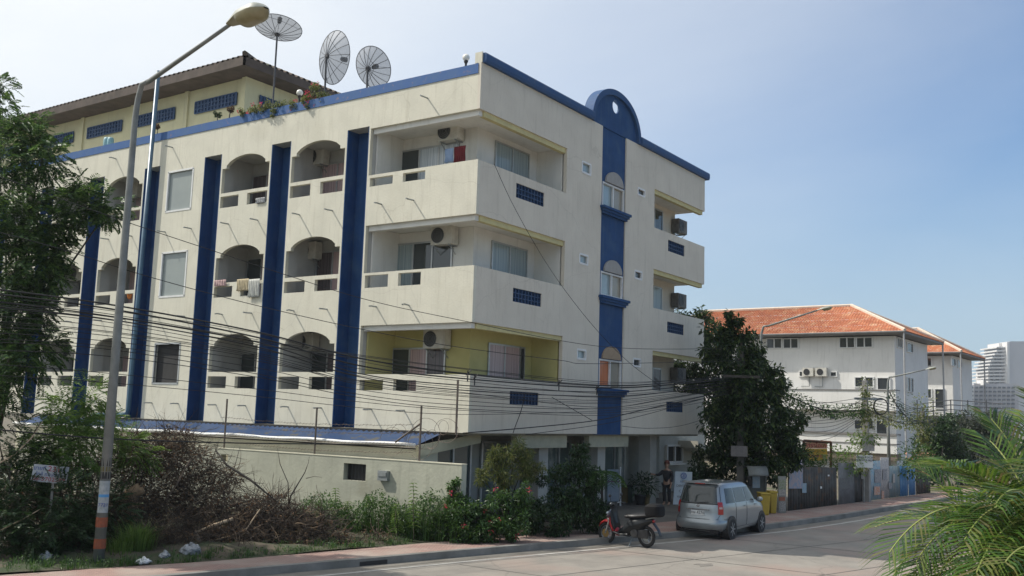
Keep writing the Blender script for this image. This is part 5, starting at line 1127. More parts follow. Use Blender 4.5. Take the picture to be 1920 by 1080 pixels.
for x0, x1, y1, lab in ((1426, 1444, 966, 'larger yellow wheeled bin in front, nearer the car'), (1444, 1457, 963, 'narrower yellow bin squeezed against the poster board')):
    p = on_z((x0+x1)/2, y1, .15); r = thing('yellow_bin', lab, 'bin', p, 'yellow bins by the kerb'); d = (p-CP).dot(_f); w_ = (x1-x0)/FPX*d/2; H_ = 38/FPX*d; m = MB()
    b4 = [p+RH*i*w_*.8+FH_*(j*.22+.22) for i, j in ((-1,-1),(1,-1),(1,1),(-1,1))]; t4 = [p+RH*i*w_*1.05+FH_*(j*.28+.22)+V(0,0,H_) for i, j in ((-1,-1),(1,-1),(1,1),(-1,1))]
    m.add(b4+t4, [(3,2,1,0),(4,5,6,7),(0,1,5,4),(1,2,6,5),(2,3,7,6),(3,0,4,7)]); m.build('body', YB, r, bev=.03)
    m = MB(); m.obox(p+FH_*.22+V(0,0,H_+.03), RH*w_*1.12, FH_*.31, V(0,0,.03)); m.build('lid', YB, r, bev=.015)
    for s_ in (-1, 1): m = MB(); m.lathe(p+RH*s_*w_*.9+FH_*.42+V(0,0,.08), [(.08,-.02),(.08,.02)], 10, RH); m.build('wheel', RUBBER, r)
g = on_z(1418, 958, .15); kk = thing('phone_kiosk', 'grey phone kiosk with a curved canopy and pale blue notice under the tree', 'phone kiosk', g); DG = (g-CP).dot(_f); GK = pm('kiosk_grey', (.20,.21,.20), (.15,.16,.15), scale=4, rough=.6)
m = MB(); rows = []
for k in range(9): a = pi/2*k/8; c0 = at(1401, 892, DG); c1 = at(1438, 892, DG); o_ = FH_*(-.45*cos(a))+V(0,0,.36*sin(a)-.0); rows.append([c0+o_+FH_*.2, c1+o_+FH_*.2])
m.grid(rows); o = m.build('canopy', GK, kk, smooth=True); s = o.modifiers.new('thick', 'SOLIDIFY'); s.thickness = .03
rect(kk, 'back_panel', 1402, 892, 1437, 950, pm('kiosk_back', (.09,.10,.09), (.13,.13,.12), rough=.8), DG+.25, .04); rect(kk, 'notice', 1411, 893, 1425, 915, PO('kiosk_notice', (.28,.36,.42), (.36,.40,.42), 10), DG+.2)
rect(kk, 'telephone', 1404, 895, 1410, 912, BLACK, DG+.1, .12)
for x in (1404, 1436): m = MB(); m.tube([V(*at(x, 955, DG+.2)[:2], .15), at(x, 893, DG+.2)], .03, 6); m.build('post', GK, kk)
# sign board with round blue emblem
ctr = on_z(1281, 946, .2); bd = thing('upright_sign', 'leaning white sign board with a round blue emblem left of the parked car', 'sign', ctr); DG = (ctr-CP).dot(_f)
m = MB(); m.prism([at(1262,946,DG), at(1297,946,DG), at(1298,885,DG+.25), at(1266,884,DG+.25)], FH_*.05); m.build('board', pm('sign_blueish_white', (.50,.56,.60), (.44,.50,.54), scale=3, rough=.5), bd)
BLM = pm('emblem_blue', (.04,.12,.34), rough=.5)
m = MB(); cc = at(1282, 892, DG+.16); m.lathe(cc, [(.12,-.002),(.12,.008)], 20, -FH_); m.build('emblem', BLM, bd)
m = MB(); 
for rr in (.05, .085): m.tube([cc-FH_*.012+RH*rr*cos(a)+V(0,0,rr*sin(a)) for a in [2*pi*k/18 for k in range(19)]], .006, 4, False)
m.tube([cc-FH_*.012-RH*.08, cc-FH_*.012+RH*.08], .006, 4); m.build('emblem_mark', WFRAME, bd)
text_mesh(bd, 'lettering', 'คลินิก', .13, BLM, at(1282, 903, DG+.10), RH, (0,0,1)); text_mesh(bd, 'lettering', 'DENTAL', .12, INK, at(1279, 911, DG+.06), RH, (0,0,1)); text_mesh(bd, 'lettering', 'C', .14, INK, at(1275, 921, DG+.0), RH, (0,0,1)); text_mesh(bd, 'lettering', 'คล', .13, INK, at(1273, 931, DG-.05), RH, (0,0,1))
# white banner by the shade shrub, bins and pots at the entrance
EB = (on_z(1160, 946, .2)-CP).dot(_f)-.3; g = at(1152, 945, EB); wb = thing('entrance_banner', 'pale blue and white roll banner on a thin white post behind the shade shrub', 'banner', V(g.x, g.y, .15)); rect(wb, 'cloth', 1139, 880, 1162, 940, pm('banner_pale', (.36,.42,.48), (.28,.33,.40), scale=3, rough=.7), EB); rect(wb, 'stripe', 1140, 902, 1161, 904, pm('stripe_purple', (.24,.08,.22), rough=.7), EB-.02)
m = MB(); m.tube([V(*at(1163, 945, EB)[:2], .15), at(1163, 876, EB)], .035, 6); m.build('post', WFRAME, wb)
g = on_z(1176, 944, .2); r = thing('entrance_bin', 'brown and dark green pair bin by the entrance pillar', 'bin', g); d = (g-CP).dot(_f); rect(r, 'door', 1166, 914, 1177, 943, pm('bin_ochre', (.13,.09,.03), rough=.6), d, .4); rect(r, 'side', 1178, 912, 1186, 943, pm('bin_green', (.03,.05,.04), rough=.6), d, .4); rect(r, 'lid', 1164, 910, 1187, 912.5, BLACK, d-.03, .5)
for px, w_, lab, mt in ((1200, .22, 'dark round flower pot at the entrance', BLACK), (1213, .13, 'small ochre flower pot right of the dark one', MC['bin_ochre'])):
    g = on_z(px, 946, .2); r = thing('flower_pot', lab, 'flower pot', g, 'pots at the entrance'); m = MB(); m.lathe(g, [(w_*.7,0),(w_,.32),(w_*1.1,.34),(w_*1.05,.38)], 14); m.build('pot', mt, r); l = MB(); clump(l, g+V(0,0,.75), .42, 150, .22, .06, .1, .9); l.build('foliage', L_DARK, r)
# ================================================================ white villas beyond
VW = pm('villa_white', (.76,.745,.71), (.68,.665,.63), scale=.4, rough=.85, streak=(.42,.41,.38))
TILE_O = pm('orange_tile', (.50,.17,.075), (.36,.11,.05), scale=1.4, rough=.8, c3=(.55,.30,.17), c3fac=(.5,.7), c3scale=1.5)
VG = glassm('villa_glass', (.035,.04,.042), .06)
EAVE = pm('villa_eave', (.22,.21,.20), (.16,.155,.15), scale=2, rough=.8)
def tile_slope(mb, A, B, C_, D, nu, nv, amp=.07):
    """pantile slope between eave A-B and ridge D-C (D above A)"""
    A, B, C_, D = map(Vector, (A, B, C_, D)); n = (B-A).cross(D-A).normalized(); n = n if n.z > 0 else -n
    for j in range(nv):
        v0, v1 = j/nv, (j+1)/nv; rows = []
        for v, lift in ((v0, .03), (v1, .0)):
            L_, R_ = A.lerp(D, v), B.lerp(C_, v); k0 = max(2, int(nu*(R_-L_).length/(B-A).length)); row = []
            for i in range(nu*4+1): u = i/(nu*4); p = A.lerp(B, u); row.append(L_.lerp(R_, u)+n*(amp*abs(sin(pi*u*k0))+lift))
            rows.append(row)
        mb.grid(rows)
def villa(label, cx, cy, dep, z_e, Lu, Lv, rects, fullrects, wing_=False):
    E0_ = at(cx, cy, dep); E0_.z = z_e; u = (RH*-.80+FH_*.60).normalized(); v = (RH*.60+FH_*.80).normalized()
    r = thing('white_villa', label, 'building', V(E0_.x, E0_.y, 0)); Z = V(0,0,1)
    Wc = E0_+u*1.15+v*1.15; Wc.z = 0; zt = z_e-.25
    def slab(s0, s1, t0, t1, z0, z1, mt, name, par=r): c = Wc+u*(s0+s1)/2+v*(t0+t1)/2+Z*(z0+z1)/2; m = MB(); m.obox(c, u*(s1-s0)/2, v*(t1-t0)/2, Z*(z1-z0)/2); return m.build(name, mt, par)
    slab(0, Lu-2.3, 0, Lv-2.3, 0, zt, VW, 'wall')
    # pitched tile roof with hips
    h = Lv/2; rz = z_e+2.9; A = E0_; Bq = E0_+u*Lu; Cq = E0_+u*Lu+v*Lv; Dq = E0_+v*Lv; R1 = E0_+u*h+v*h+Z*(rz-z_e); R2 = E0_+u*(Lu-h)+v*h+Z*(rz-z_e)
    m = MB(); tile_slope(m, Bq, A, R1, R2, 110, 22); tile_slope(m, A, Dq, R1, R1, 50, 18); tile_slope(m, Dq, Cq, R2, R1, 60, 6); ro = m.build('roof', TILE_O, r)
    for a, b in ((A, R1), (Dq, R1), (R1, R2)): m = MB(); m.tube([a+Z*.12, b+Z*.14], .14, 6); m.build('ridge_cap', pm('ridge_cream', (.62,.55,.46), (.55,.45,.36), rough=.8), ro)
    m = MB(); m.prism([A, Bq, Cq, Dq], (0,0,-.16)); m.build('eave', EAVE, r)
    m = MB(); m.tube([A-v*.06-Z*.02, Bq-v*.06-Z*.02], .09, 6); m.build('gutter', EAVE, r)
    for p in (A, Dq): m = MB(); m.tube([p+u*.1-Z*.1, V(p.x, p.y, 0)+u*.1], .07, 6); m.build('downpipe', pm('pipe_grey', (.38,.38,.38), rough=.6), r)
    # front glazing measured against the wall plane
    def win(px0, py0, px1, py1, n=2, plane=None, side=False, mt=None, fr=True):
        nn = v if not side else u; P0 = Wc-(v if not side else u)*.03
        q = [on_plane(px0, py0, P0, nn), on_plane(px1, py1, P0, nn)]; ax = u if not side else v
        s0 = (q[0]-Wc).dot(ax); s1 = (q[1]-Wc).dot(ax); s0, s1 = sorted((s0, s1)); z0, z1 = sorted((q[0].z, q[1].z)); w_ = u if not side else v; o_ = v if not side else u
        f = MB()
        def bar(a, b, c, d, dd=.05): cc = Wc+w_*(a+b)/2-o_*.06+Z*(c+d)/2; f.obox(cc, w_*(b-a)/2, o_*dd, Z*(d-c)/2)
        bar(s0-.06, s1+.06, z1, z1+.07); bar(s0-.06, s1+.06, z0-.07, z0)
        for k in range(n+1): s_ = s0+(s1-s0)*k/n; bar(s_-.045, s_+.045, z0, z1, .046)
        fo = f.build('window', WFRAME, r); g = MB(); g.obox(Wc+w_*(s0+s1)/2-o_*.025+Z*(z0+z1)/2, w_*(s1-s0)/2, o_*.01, Z*(z1-z0)/2); g.build('pane', mt or VG, fo)
    for a in rects: win(*a)
    for z0, z1, d_, mt, nm in fullrects: slab(-.35, Lu-2.3, -d_, -.001, z0, z1, mt, nm)
    return r, Wc, u, v
zpx = lambda px, py, P0, nn: on_plane(px, py, P0, nn).z
dep1 = 79; zE = at(1697, 621, dep1).z
u_ = (RH*-.80+FH_*.60).normalized(); v_ = (RH*.60+FH_*.80).normalized(); W1 = at(1697, 621, dep1)+u_*1.15+v_*1.15
P1 = W1-v_*1.2
zz = lambda py: zpx(1600, py, P1, v_)
BR = pm('brown_shade_band', (.20,.16,.12), (.14,.11,.09), scale=2, rough=.85)  # brown band painted in for the shade under the lower balcony overhang
w1 = [(1438,636,1466,652,2), (1469,636,1497,652,2), (1574,634,1603,651,2), (1606,634,1636,650,2), (1603,708,1620,725,1), (1622,708,1638,725,1), (1645,709,1669,730,1), (1454,709,1476,729,1), (1431,708,1449,726,1),
      (1498,776,1510,785,1), (1555,776,1567,785,1), (1602,788,1618,804,1), (1622,788,1638,804,1), (1643,789,1664,813,1), (1499,697,1509,705,1), (1557,698,1569,705,1)]
v1, Wc1, uu, vv = villa('large white villa with orange tiled hip roof, nearer of the two', 1697, 621, dep1, zE, 27, 12.5, w1,
    [(zz(769), zz(731), 1.2, VW, 'balcony_front'), (zz(848), zz(812), 1.2, VW, 'balcony_front'), (zz(812)-.12, zz(811), 1.3, EAVE, 'ledge'), (zz(830)-.04, zz(830)+.04, 1.25, EAVE, 'ledge_line'), (zz(860), zz(848)-.002, 1.1, BR, 'brown_shade_band'), (zz(732), zz(730), 1.26, EAVE, 'ledge')])
def sidewin(par, Wc, px0, py0, px1, py1, n=1):
    P0 = Wc-uu*.03; q0 = on_plane(px0, py0, P0, uu); q1 = on_plane(px1, py1, P0, uu); s0, s1 = sorted(((q0-Wc).dot(vv), (q1-Wc).dot(vv))); z0, z1 = sorted((q0.z, q1.z))
    f = MB(); Z = V(0,0,1)
    for k in range(n+1): s_ = s0+(s1-s0)*k/n; f.obox(Wc+vv*s_-uu*.06+Z*(z0+z1)/2, vv*.05, uu*.05, Z*((z1-z0)/2+.06))
    for z_ in (z0-.03, z1+.03): f.obox(Wc+vv*(s0+s1)/2-uu*.055+Z*z_, vv*(s1-s0)/2, uu*.045, Z*.03)
    fo = f.build('side_window', WFRAME, par); g = MB(); g.obox(Wc+vv*(s0+s1)/2-uu*.025+Z*(z0+z1)/2, vv*(s1-s0)/2, uu*.01, Z*(z1-z0)/2); g.build('pane', VG, fo)
for a in ((1682,634,1694,653,3), (1700,643,1711,661,1), (1700,708,1712,735,2)): sidewin(v1, Wc1, *a)
dep2 = 98.5; W2 = at(1803, 663, dep2)
w2 = [(1715,672,1728,686,1), (1731,672,1747,686,2), (1718,730,1732,746,1), (1733,730,1747,746,1), (1753,730,1771,765,1)]
v2, Wc2, uu, vv = villa('smaller looking white villa with orange hip roof standing behind on the right', 1803, 663, dep2, zE, 22, 11, w2, [])
for a in ((1783,672,1791,686,1), (1795,676,1803,690,1)): sidewin(v2, Wc2, *a)
# twin condensers on the near villa
def condenser(px, lab):
    P0 = Wc1-vv*.02; c = on_plane(px, 698, P0, vv); Z = V(0,0,1); m = MB(); m.obox(c-vv*.32, uu*.48, vv*.2, Z*.36); b = m.build('air_conditioner', AC_M, v1)
    g = MB(); g.lathe(c-vv*.525+uu*.08, [(.27,0),(.27,.02)], 18, -vv); g.build('fan_grille', BLACK, b)
    g = MB(); g.tube([c-vv*.1-Z*.36, c-vv*.1-Z*1.2, c-vv*.1-Z*1.2+uu*.7], .04, 5); g.build('pipe', METAL, b)
condenser(1518, 0); condenser(1543, 0)
# shadow-casting roof terrace rail on the second villa's right
m = MB(); a = at(1783, 748, 92)
tr = thing('terrace_rail', 'thin metal terrace rail in front of the second villa', 'railing', V(a.x, a.y, 0))
for z_ in (0, .5, 1.0):
    m = MB(); m.tube([at(1700, 775-z_*14, 84), at(1783, 768-z_*18, 84), at(1880, 775-z_*18, 84)], .04, 5); m.build('rail', EAVE, tr)
for x in (1720, 1750, 1783, 1815, 1850): m = MB(); b = at(x, 770, 84); m.tube([V(b.x,b.y,0), b+V(0,0,.9)], .05, 5); m.build('post', EAVE, tr)
lw = thing('low_white_building', 'low building with pale flat roof edge below the second villa', 'building', on_z(1760, 905, .1))
c0 = at(1690, 790, 86); c1 = at(1900, 792, 86); m = MB(); m.prism([V(c0.x,c0.y,0), V(c1.x,c1.y,0), c1, c0], FH_*4); m.build('wall', pm('shaded_render', (.40,.38,.34), (.32,.30,.27), scale=.8, rough=.85), lw)
m = MB(); m.prism([c0-FH_*1.0, c1-FH_*1.0, c1-FH_*1.0+V(0,0,.5), c0-FH_*1.0+V(0,0,.5)], FH_*1.2); m.build('roof_edge', pm('roof_edge_grey', (.30,.28,.25), rough=.85), lw)

# ================================================================ far towers
TWR = pm('tower_white', (.72,.70,.68), (.62,.61,.60), scale=.05, rough=.8); TWG = pm('tower_grey', (.50,.50,.52), (.45,.45,.47), scale=.03, rough=.85); TWD = pm('tower_window', (.13,.15,.17), (.09,.10,.12), scale=.1, rough=.3)
def tower_floor(par, x0, x1, y0, y1, dep, thick, mt, nm): m = MB(); m.prism([at(x0,y1,dep), at(x1,y1,dep), at(x1,y0,dep), at(x0,y0,dep)], FH_*thick); return m.build(nm, mt, par)
tw = thing('stepped_tower', 'tall stepped white apartment tower on the right horizon', 'building', at(1900, 810, 850)); D = 850
tower_floor(tw, 1893, 1938, 640, 812, D+1, 40, TWG, 'side_wall')
tower_floor(tw, 1888.5, 1893, 641, 812, D-3, 30, TWR, 'spine')
fl = [(1869,650),(1869,656.5),(1865,663),(1861,669),(1858,675),(1856,681),(1853,688)]
for k in range(12):
    x0 = fl[k][0] if k < len(fl) else 1853; y = 650+6.4*k
    tower_floor(tw, x0+2, 1888.4, y+2.4, y+6.39, D+8, 25, TWD if k < 7 else TWR, 'storey')
    tower_floor(tw, x0, 1888.3, y, y+2.4, D, 30, TWR, 'balcony')
    if k >= 7:
        for j in range(3): tower_floor(tw, 1856+j*11, 1862+j*11, y+2.6, y+5.6, D+7.5, .5, TWD, 'window')
tower_floor(tw, 1853, 1888.4, 727, 812, D+9, 25, TWR, 'base_block')
for k in range(5): tower_floor(tw, 1873, 1886, 643.5+k*0, 650, D+6, 20, TWR, 'roof_room') if k == 0 else None
lb = thing('low_apartment_block', 'long low apartment block with stacked balconies below the stepped tower', 'building', at(1840, 812, 600)); D = 600
tower_floor(lb, 1804, 1826, 722, 815, D, 20, TWR, 'left_wing'); tower_floor(lb, 1826.2, 1910, 719, 815, D+8, 20, pm('block_grey', (.55,.53,.54), (.36,.35,.38), scale=.05, rough=.85), 'main_block')
for x in (1814, 1844): tower_floor(lb, x, x+5, 712, 722, D+4, 8, TWR, 'roof_tower')
for k in range(7):
    y = 725+k*7.6; tower_floor(lb, 1806, 1825, y, y+3, D-1, .9, TWD, 'balcony_gap')
    for j in range(9): tower_floor(lb, 1829+j*8.6, 1834+j*8.6, y, y+3.4, D+7, .9, TWD, 'window')
# ================================================================ parked silver car
def placer(origin, ang):
    ca, sa = cos(ang), sin(ang); o = Vector(origin)
    return lambda p: (o.x+p[0]*ca-p[1]*sa, o.y+p[0]*sa+p[1]*ca, o.z+p[2])
SILV = pm('silver_paint', (.31,.335,.345), (.29,.315,.325), scale=3, rough=.28, metal=.55); SILV.node_tree.nodes['Principled BSDF'].inputs['Coat Weight'].default_value = .6
CG = glassm('car_glass', (.02,.028,.028), .03); TAIL = glassm('tail_red', (.35,.012,.010), .12); TAILW = glassm('tail_clear', (.45,.30,.28), .12)
CHROME = pm('chrome', (.6,.6,.6), (.5,.5,.5), rough=.2, metal=.9); ALLOY = pm('alloy', (.34,.35,.36), (.26,.27,.28), scale=9, rough=.35, metal=.6)
rr = on_z(1368, 1011, 0); ANG = .03
ax_ = V(cos(ANG), sin(ANG), 0); ay_ = V(-sin(ANG), cos(ANG), 0)
CO = rr - ax_*.72 + ay_*.74; TF = placer(CO, ANG)
car = thing('parked_car', 'silver compact people carrier parked at the kerb in the shade, seen from behind', 'car', tuple(CO))
PZ = 5.0
LV = [(.24,.74,.12,3.95),(.32,.80,.02,4.05),(.45,.825,.0,4.10),(.58,.83,.015,4.10),(.64,.828,.045,4.09),(.80,.832,.05,4.02),(.92,.828,.06,3.86),(.99,.815,.07,3.50),(1.03,.805,.08,3.36),(1.10,.785,.10,3.28),(1.30,.735,.16,3.05),(1.48,.685,.22,2.82),(1.56,.655,.26,2.68),(1.61,.62,.33,2.50),(1.645,.55,.46,2.2),(1.66,.36,.8,1.9)]
def lvl(z):
    for a, b in zip(LV, LV[1:]):
        if a[0] <= z <= b[0]: t = (z-a[0])/(b[0]-a[0]); t2 = t; return tuple(a[i]+(b[i]-a[i])*t2 for i in (1,2,3))
    return LV[-1][1:]
def ringpt(z, a, off=0, p=PZ):
    w_, xr_, xf = lvl(z); hl = (xf-xr_)/2; xc = (xf+xr_)/2; c, s_ = cos(a), sin(a)
    x = xc+(hl+off)*math.copysign(abs(c)**(2/p), c); y = (w_+off)*math.copysign(abs(s_)**(2/p), s_); return (x, y, z)
def side_y(x, z, off=0):
    w_, xr_, xf = lvl(z); hl = (xf-xr_)/2; xc = (xf+xr_)/2; q = min(.999, abs(x-xc)/hl); return (w_*(1-q**PZ)**(1/PZ))+off
def rear_x(y, z, off=0):
    w_, xr_, xf = lvl(z); hl = (xf-xr_)/2; xc = (xf+xr_)/2; q = min(.999, abs(y)/w_); return xc-hl*(1-q**PZ)**(1/PZ)-off
m = MB(TF); NA = 72; m.grid([[ringpt(a[0], 2*pi*k/NA) for k in range(NA+1)] for a in LV])
w_, xr_, xf = LV[-1][1:]; m.add([ringpt(1.66, 2*pi*k/NA) for k in range(NA)], [tuple(range(NA))]); m.add([ringpt(.24, 2*pi*k/NA) for k in range(NA)], [tuple(range(NA-1,-1,-1))])
body = m.build('body', SILV, car, smooth='auto')
def gpatch(name, mat, par, fn, nu=8, nv=8): m = MB(TF); m.grid([[fn(i/nu, j/nv) for i in range(nu+1)] for j in range(nv+1)]); o = m.build(name, mat, par, smooth=True); return o
gpatch('rear_window', CG, car, lambda u, v: (rear_x((u*2-1)*(.66-.10*v), 1.07+.46*v, .006), (u*2-1)*(.66-.10*v), 1.07+.46*v), 12, 8)
gpatch('rear_panel_line', BLACK, car, lambda u, v: (rear_x((u*2-1)*.68, 1.02+.045*v, .008), (u*2-1)*.68, 1.02+.045*v), 12, 2)
for sgn in (-1, 1):
    def sp(x0a, x0b, x1a, x1b, z0=1.06, z1=1.49):
        return lambda u, v: ((x0a+(x0b-x0a)*v)*(1-u)+(x1a+(x1b-x1a)*v)*u, sgn*side_y((x0a+(x0b-x0a)*v)*(1-u)+(x1a+(x1b-x1a)*v)*u, z0+(z1-z0)*v, .006), z0+(z1-z0)*v)
    gpatch('side_window', CG, car, sp(.42, .50, 1.02, 1.02)); gpatch('side_window', CG, car, sp(1.09, 1.09, 1.95, 1.90)); gpatch('side_window', CG, car, sp(2.02, 1.97, 3.02, 2.58))
    # tail lamp wrapping the rear corner
    a0, a1 = (pi-.74, pi-.46); f = (lambda a: a) if sgn > 0 else (lambda a: 2*pi-a)
    t = gpatch('tail_light', TAIL, car, lambda u, v: ringpt(.74+.36*v, f(a0+(a1-a0)*u), .014), 6, 8)
    gpatch('reversing_lens', TAILW, t, lambda u, v: ringpt(.90+.06*v, f(a0+.05+(a1-a0-.10)*u), .018), 4, 2)
    m = MB(TF); m.sphere((2.92, sgn*.92, 1.08), .11, 10, 8, (.5, .9, .7)); m.build('mirror', SILV, car, smooth=True)
    for x in (.72, 3.37):
        m = MB(TF); m.lathe((x, sgn*.55, .33), [(.36, 0), (.36, .284)], 26, (0, sgn, 0)); m.build('wheel_arch', BLACK, car)
        wt = thing('wheel', None, None, TF((x, sgn*.74, .30))); wt.parent = car; wt.location = Vector(TF((x, sgn*.74, .30)))-CO; WL[wt.name] = Vector(TF((x, sgn*.74, .30)))
        c_ = (x, sgn*.66, .30); m = MB(TF); m.lathe(c_, [(.20,0),(.29,.0),(.305,.03),(.305,.15),(.29,.185),(.20,.185)], 28, (0, sgn, 0)); m.build('tyre', RUBBER, wt, smooth='auto')
        m = MB(TF); m.lathe((x, sgn*.80, .30), [(.205,0),(.205,.035),(.18,.03)], 24, (0, sgn, 0))
        for k in range(7): a = 2*pi*k/7; m.obox((x+.11*cos(a), sgn*.842, .30+.11*sin(a)), (.09*cos(a), 0, .09*sin(a)), (-.018*sin(a), 0, .018*cos(a)), (0, .006, 0))
        m.lathe((x, sgn*.835, .30), [(.045,0),(.04,.02)], 10, (0, sgn, 0)); m.build('rim', ALLOY, wt)
    m = MB(TF)
    for xx in (1.055, 1.98): m.tube([(xx, sgn*side_y(xx, z, .004), z) for z in (.36,.5,.7,.9,1.04)], .006, 4)
    m.tube([(x, sgn*side_y(x, .34, .004), .34) for x in (1.06, 1.5, 2, 2.5, 2.9)], .006, 4); m.build('door_seam', BLACK, car)
    for xx in (1.80, 2.75): m = MB(TF); m.obox((xx, sgn*side_y(xx, .93, .02), .93), (.09,0,0), (0,.015,0), (0,0,.015)); m.build('door_handle', SILV, car)
m = MB(TF); m.tube([(rear_x(y, z, .004), y, z) for y, z in ((-.66,1.0),(-.66,.75),(-.60,.62),(0,.60),(.60,.62),(.66,.75),(.66,1.0))], .007, 4); m.build('tailgate_seam', BLACK, car)
gpatch('bumper', SILV, car, lambda u, v: ringpt(.30+.27*v, pi-1.25+2.5*u, .035*sin(pi*min(1, .1+v*.85))**.5), 22, 5)
m = MB(TF); m.tube([(rear_x(y, .60, .012), y, .60) for y in (-.80,-.74,-.60,-.3,0,.3,.60,.74,.80)], .006, 4); m.tube([(rear_x(y, .285, .01), y, .285) for y in (-.74,-.5,0,.5,.74)], .03, 5); m.build('bumper_seam', BLACK, car)
m = MB(TF); m.obox((rear_x(0,.86,.012), 0, .865), (.006,0,0), (0,.36,0), (0,0,.016)); m.build('garnish', CHROME, car)
m = MB(TF); m.obox((rear_x(0,.76,.012), 0, .765), (.006,0,0), (0,.21,0), (0,0,.068)); pt = m.build('number_plate', WFRAME, car)
m = MB(TF); m.obox((rear_x(0,.76,.020), 0, .765), (.003,0,0), (0,.18,0), (0,0,.003)); 
text_mesh(car, 'plate_text', 'ภษ 4276', .12, INK, TF((rear_x(0,.76,.026), .0, .775)), -ay_, (0,0,1), .001)
m = MB(TF); m.lathe((rear_x(0,.98,.0), 0, .975), [(.05,0),(.05,.012)], 14, -ax_); m.sphere((rear_x(0,.98,.012), 0, .975), .02); m.build('badge', CHROME, car)
m = MB(TF); m.tube([(rear_x(0,1.07,.02), .05, 1.05), (rear_x(.25,1.10,.02), -.33, 1.10)], .010, 4); m.build('wiper', BLACK, car)
m = MB(TF); m.obox((.30, 0, 1.64), (.10,0,.01), (0,.58,0), (0,0,.012)); m.build('spoiler', SILV, car); m = MB(TF); m.obox((.21, 0, 1.615), (.01,0,0), (0,.16,0), (0,0,.012)); m.build('brake_light', TAIL, car)
m = MB(TF); m.obox((.5, 0, .22), (.35,0,0), (0,.6,0), (0,0,.05)); m.build('underbody', BLACK, car)
# ================================================================ scooter
rw = on_z(1213, 1027, 0); fw = on_z(1148, 1020, 0); d_ = (fw-rw).normalized(); SA = math.atan2(d_.y, d_.x); TS = placer(rw, SA)
sc_ = thing('scooter', 'black and red motor scooter with a top box parked at the kerb behind the car', 'scooter', tuple(rw)); WB = 1.22
DKB = pm('scooter_black', (.014,.017,.02), (.02,.022,.024), scale=3, rough=.35, spec=.3); RED = pm('scooter_red', (.42,.02,.02), (.34,.015,.02), scale=4, rough=.3)
TS0 = TS
lean = .10
TS = lambda p: TS0((p[0]*1.0, (p[1]+p[2]*lean)*1.25, p[2]*1.15))
def wheel(x, nm, steer=0):
    wt = thing('wheel', None, None, TS((x,0,.26))); wt.parent = sc_; wt.location = Vector(TS((x,0,.26)))-rw; WL[wt.name] = Vector(TS((x,0,.26)))
    m = MB(TS); ring = [(x+.215*cos(a), 0, .26+.215*sin(a)) for a in [2*pi*k/26 for k in range(27)]]; m.tube(ring, .045, 8, False); m.build('tyre', RUBBER, wt, smooth=True)
    m = MB(TS); m.tube([(x+.165*cos(a), 0, .26+.165*sin(a)) for a in [2*pi*k/20 for k in range(21)]], .016, 6, False); m.lathe((x,-.05,.26), [(.045,0),(.045,.1)], 10, (0,1,0))
    for k in range(6): a = 2*pi*k/6; m.tube([(x+.03*cos(a),0,.26+.03*sin(a)), (x+.17*cos(a),0,.26+.17*sin(a))], .012, 5)
    m.build('rim', ALLOY, wt)
    m = MB(TS); m.lathe((x,.055,.26), [(.10,0),(.10,.008)], 16, (0,1,0)); m.build('brake_disc', pm('brake_gold', (.45,.30,.12), rough=.4, metal=.6) if x > .5 else METAL, wt)
wheel(0, 'r'); wheel(WB, 'f')
def loft(secs, n=14):     # sections: (x, z, half width, half height, tilt)
    rows = []
    for x, z, hw_, hh, tl in secs: rows.append([(x+hh*sin(a)*tl, hw_*cos(a), z+hh*sin(a)) for a in [2*pi*k/n for k in range(n+1)]])
    return rows
def lpart(nm, secs, mt, par=sc_): m = MB(TS); R_ = loft(secs); m.grid(R_); m.add(R_[0][:-1], [tuple(range(len(R_[0])-1))]); m.add(R_[-1][:-1], [tuple(range(len(R_[0])-2,-1,-1))]); return m.build(nm, mt, par, smooth='auto')
lpart('rear_body', [(-.22,.66,.05,.04,0),(-.05,.62,.12,.10,0),(.20,.54,.17,.18,0),(.45,.47,.16,.20,0),(.60,.38,.14,.15,0)], DKB)
lpart('seat', [(-.20,.76,.10,.03,0),(0,.76,.15,.06,0),(.25,.73,.16,.07,0),(.45,.71,.14,.07,0),(.60,.70,.09,.04,0)], BLACK)
lpart('footboard', [(.50,.28,.15,.06,0),(.75,.27,.16,.04,0),(.95,.32,.13,.05,0)], DKB)
lpart('front_shield', [(.88,.40,.16,.14,-.2),(.95,.58,.19,.14,-.3),(.98,.74,.16,.13,-.35),(.94,.88,.12,.07,-.3)], DKB)
lpart('front_fairing', [(.84,.28,.10,.07,0),(.96,.40,.15,.12,-.2),(1.03,.54,.14,.11,-.3),(1.06,.64,.09,.05,-.3)], RED)
lpart('tank_cover', [(.30,.50,.15,.14,0),(.50,.44,.15,.15,0),(.66,.36,.13,.11,0),(.80,.32,.10,.06,0)], DKB)
lpart('nose', [(1.0,.80,.14,.08,-.3),(1.10,.74,.12,.08,-.3),(1.16,.68,.07,.05,-.3)], pm('scooter_blue', (.10,.13,.22), (.30,.33,.38), scale=9, rough=.2))
m = MB(TS); m.sphere((1.14,0,.74), .07, 12, 8, (.6,1.5,.6)); m.build('headlight', GLASSL, sc_, smooth=True)
lpart('front_fender', [(1.02,.44,.05,.04,0),(1.12,.54,.07,.035,0),(1.24,.55,.07,.035,0),(1.38,.48,.06,.03,0),(1.44,.40,.03,.02,0)], RED)
m = MB(TS)
m.tube([(WB,.07,.26),(1.06,.07,.62)], .022, 6); m.tube([(WB,-.07,.26),(1.06,-.07,.62)], .022, 6); m.tube([(1.06,-.07,.62),(1.06,.07,.62)], .022, 6); m.build('fork', METAL, sc_)
m = MB(TS); m.tube([(.86,-.34,.98),(.92,-.20,1.0),(.97,0,.95),(.92,.20,1.0),(.86,.34,.98)], .016, 6); m.build('handlebar', METAL, sc_, smooth=True)
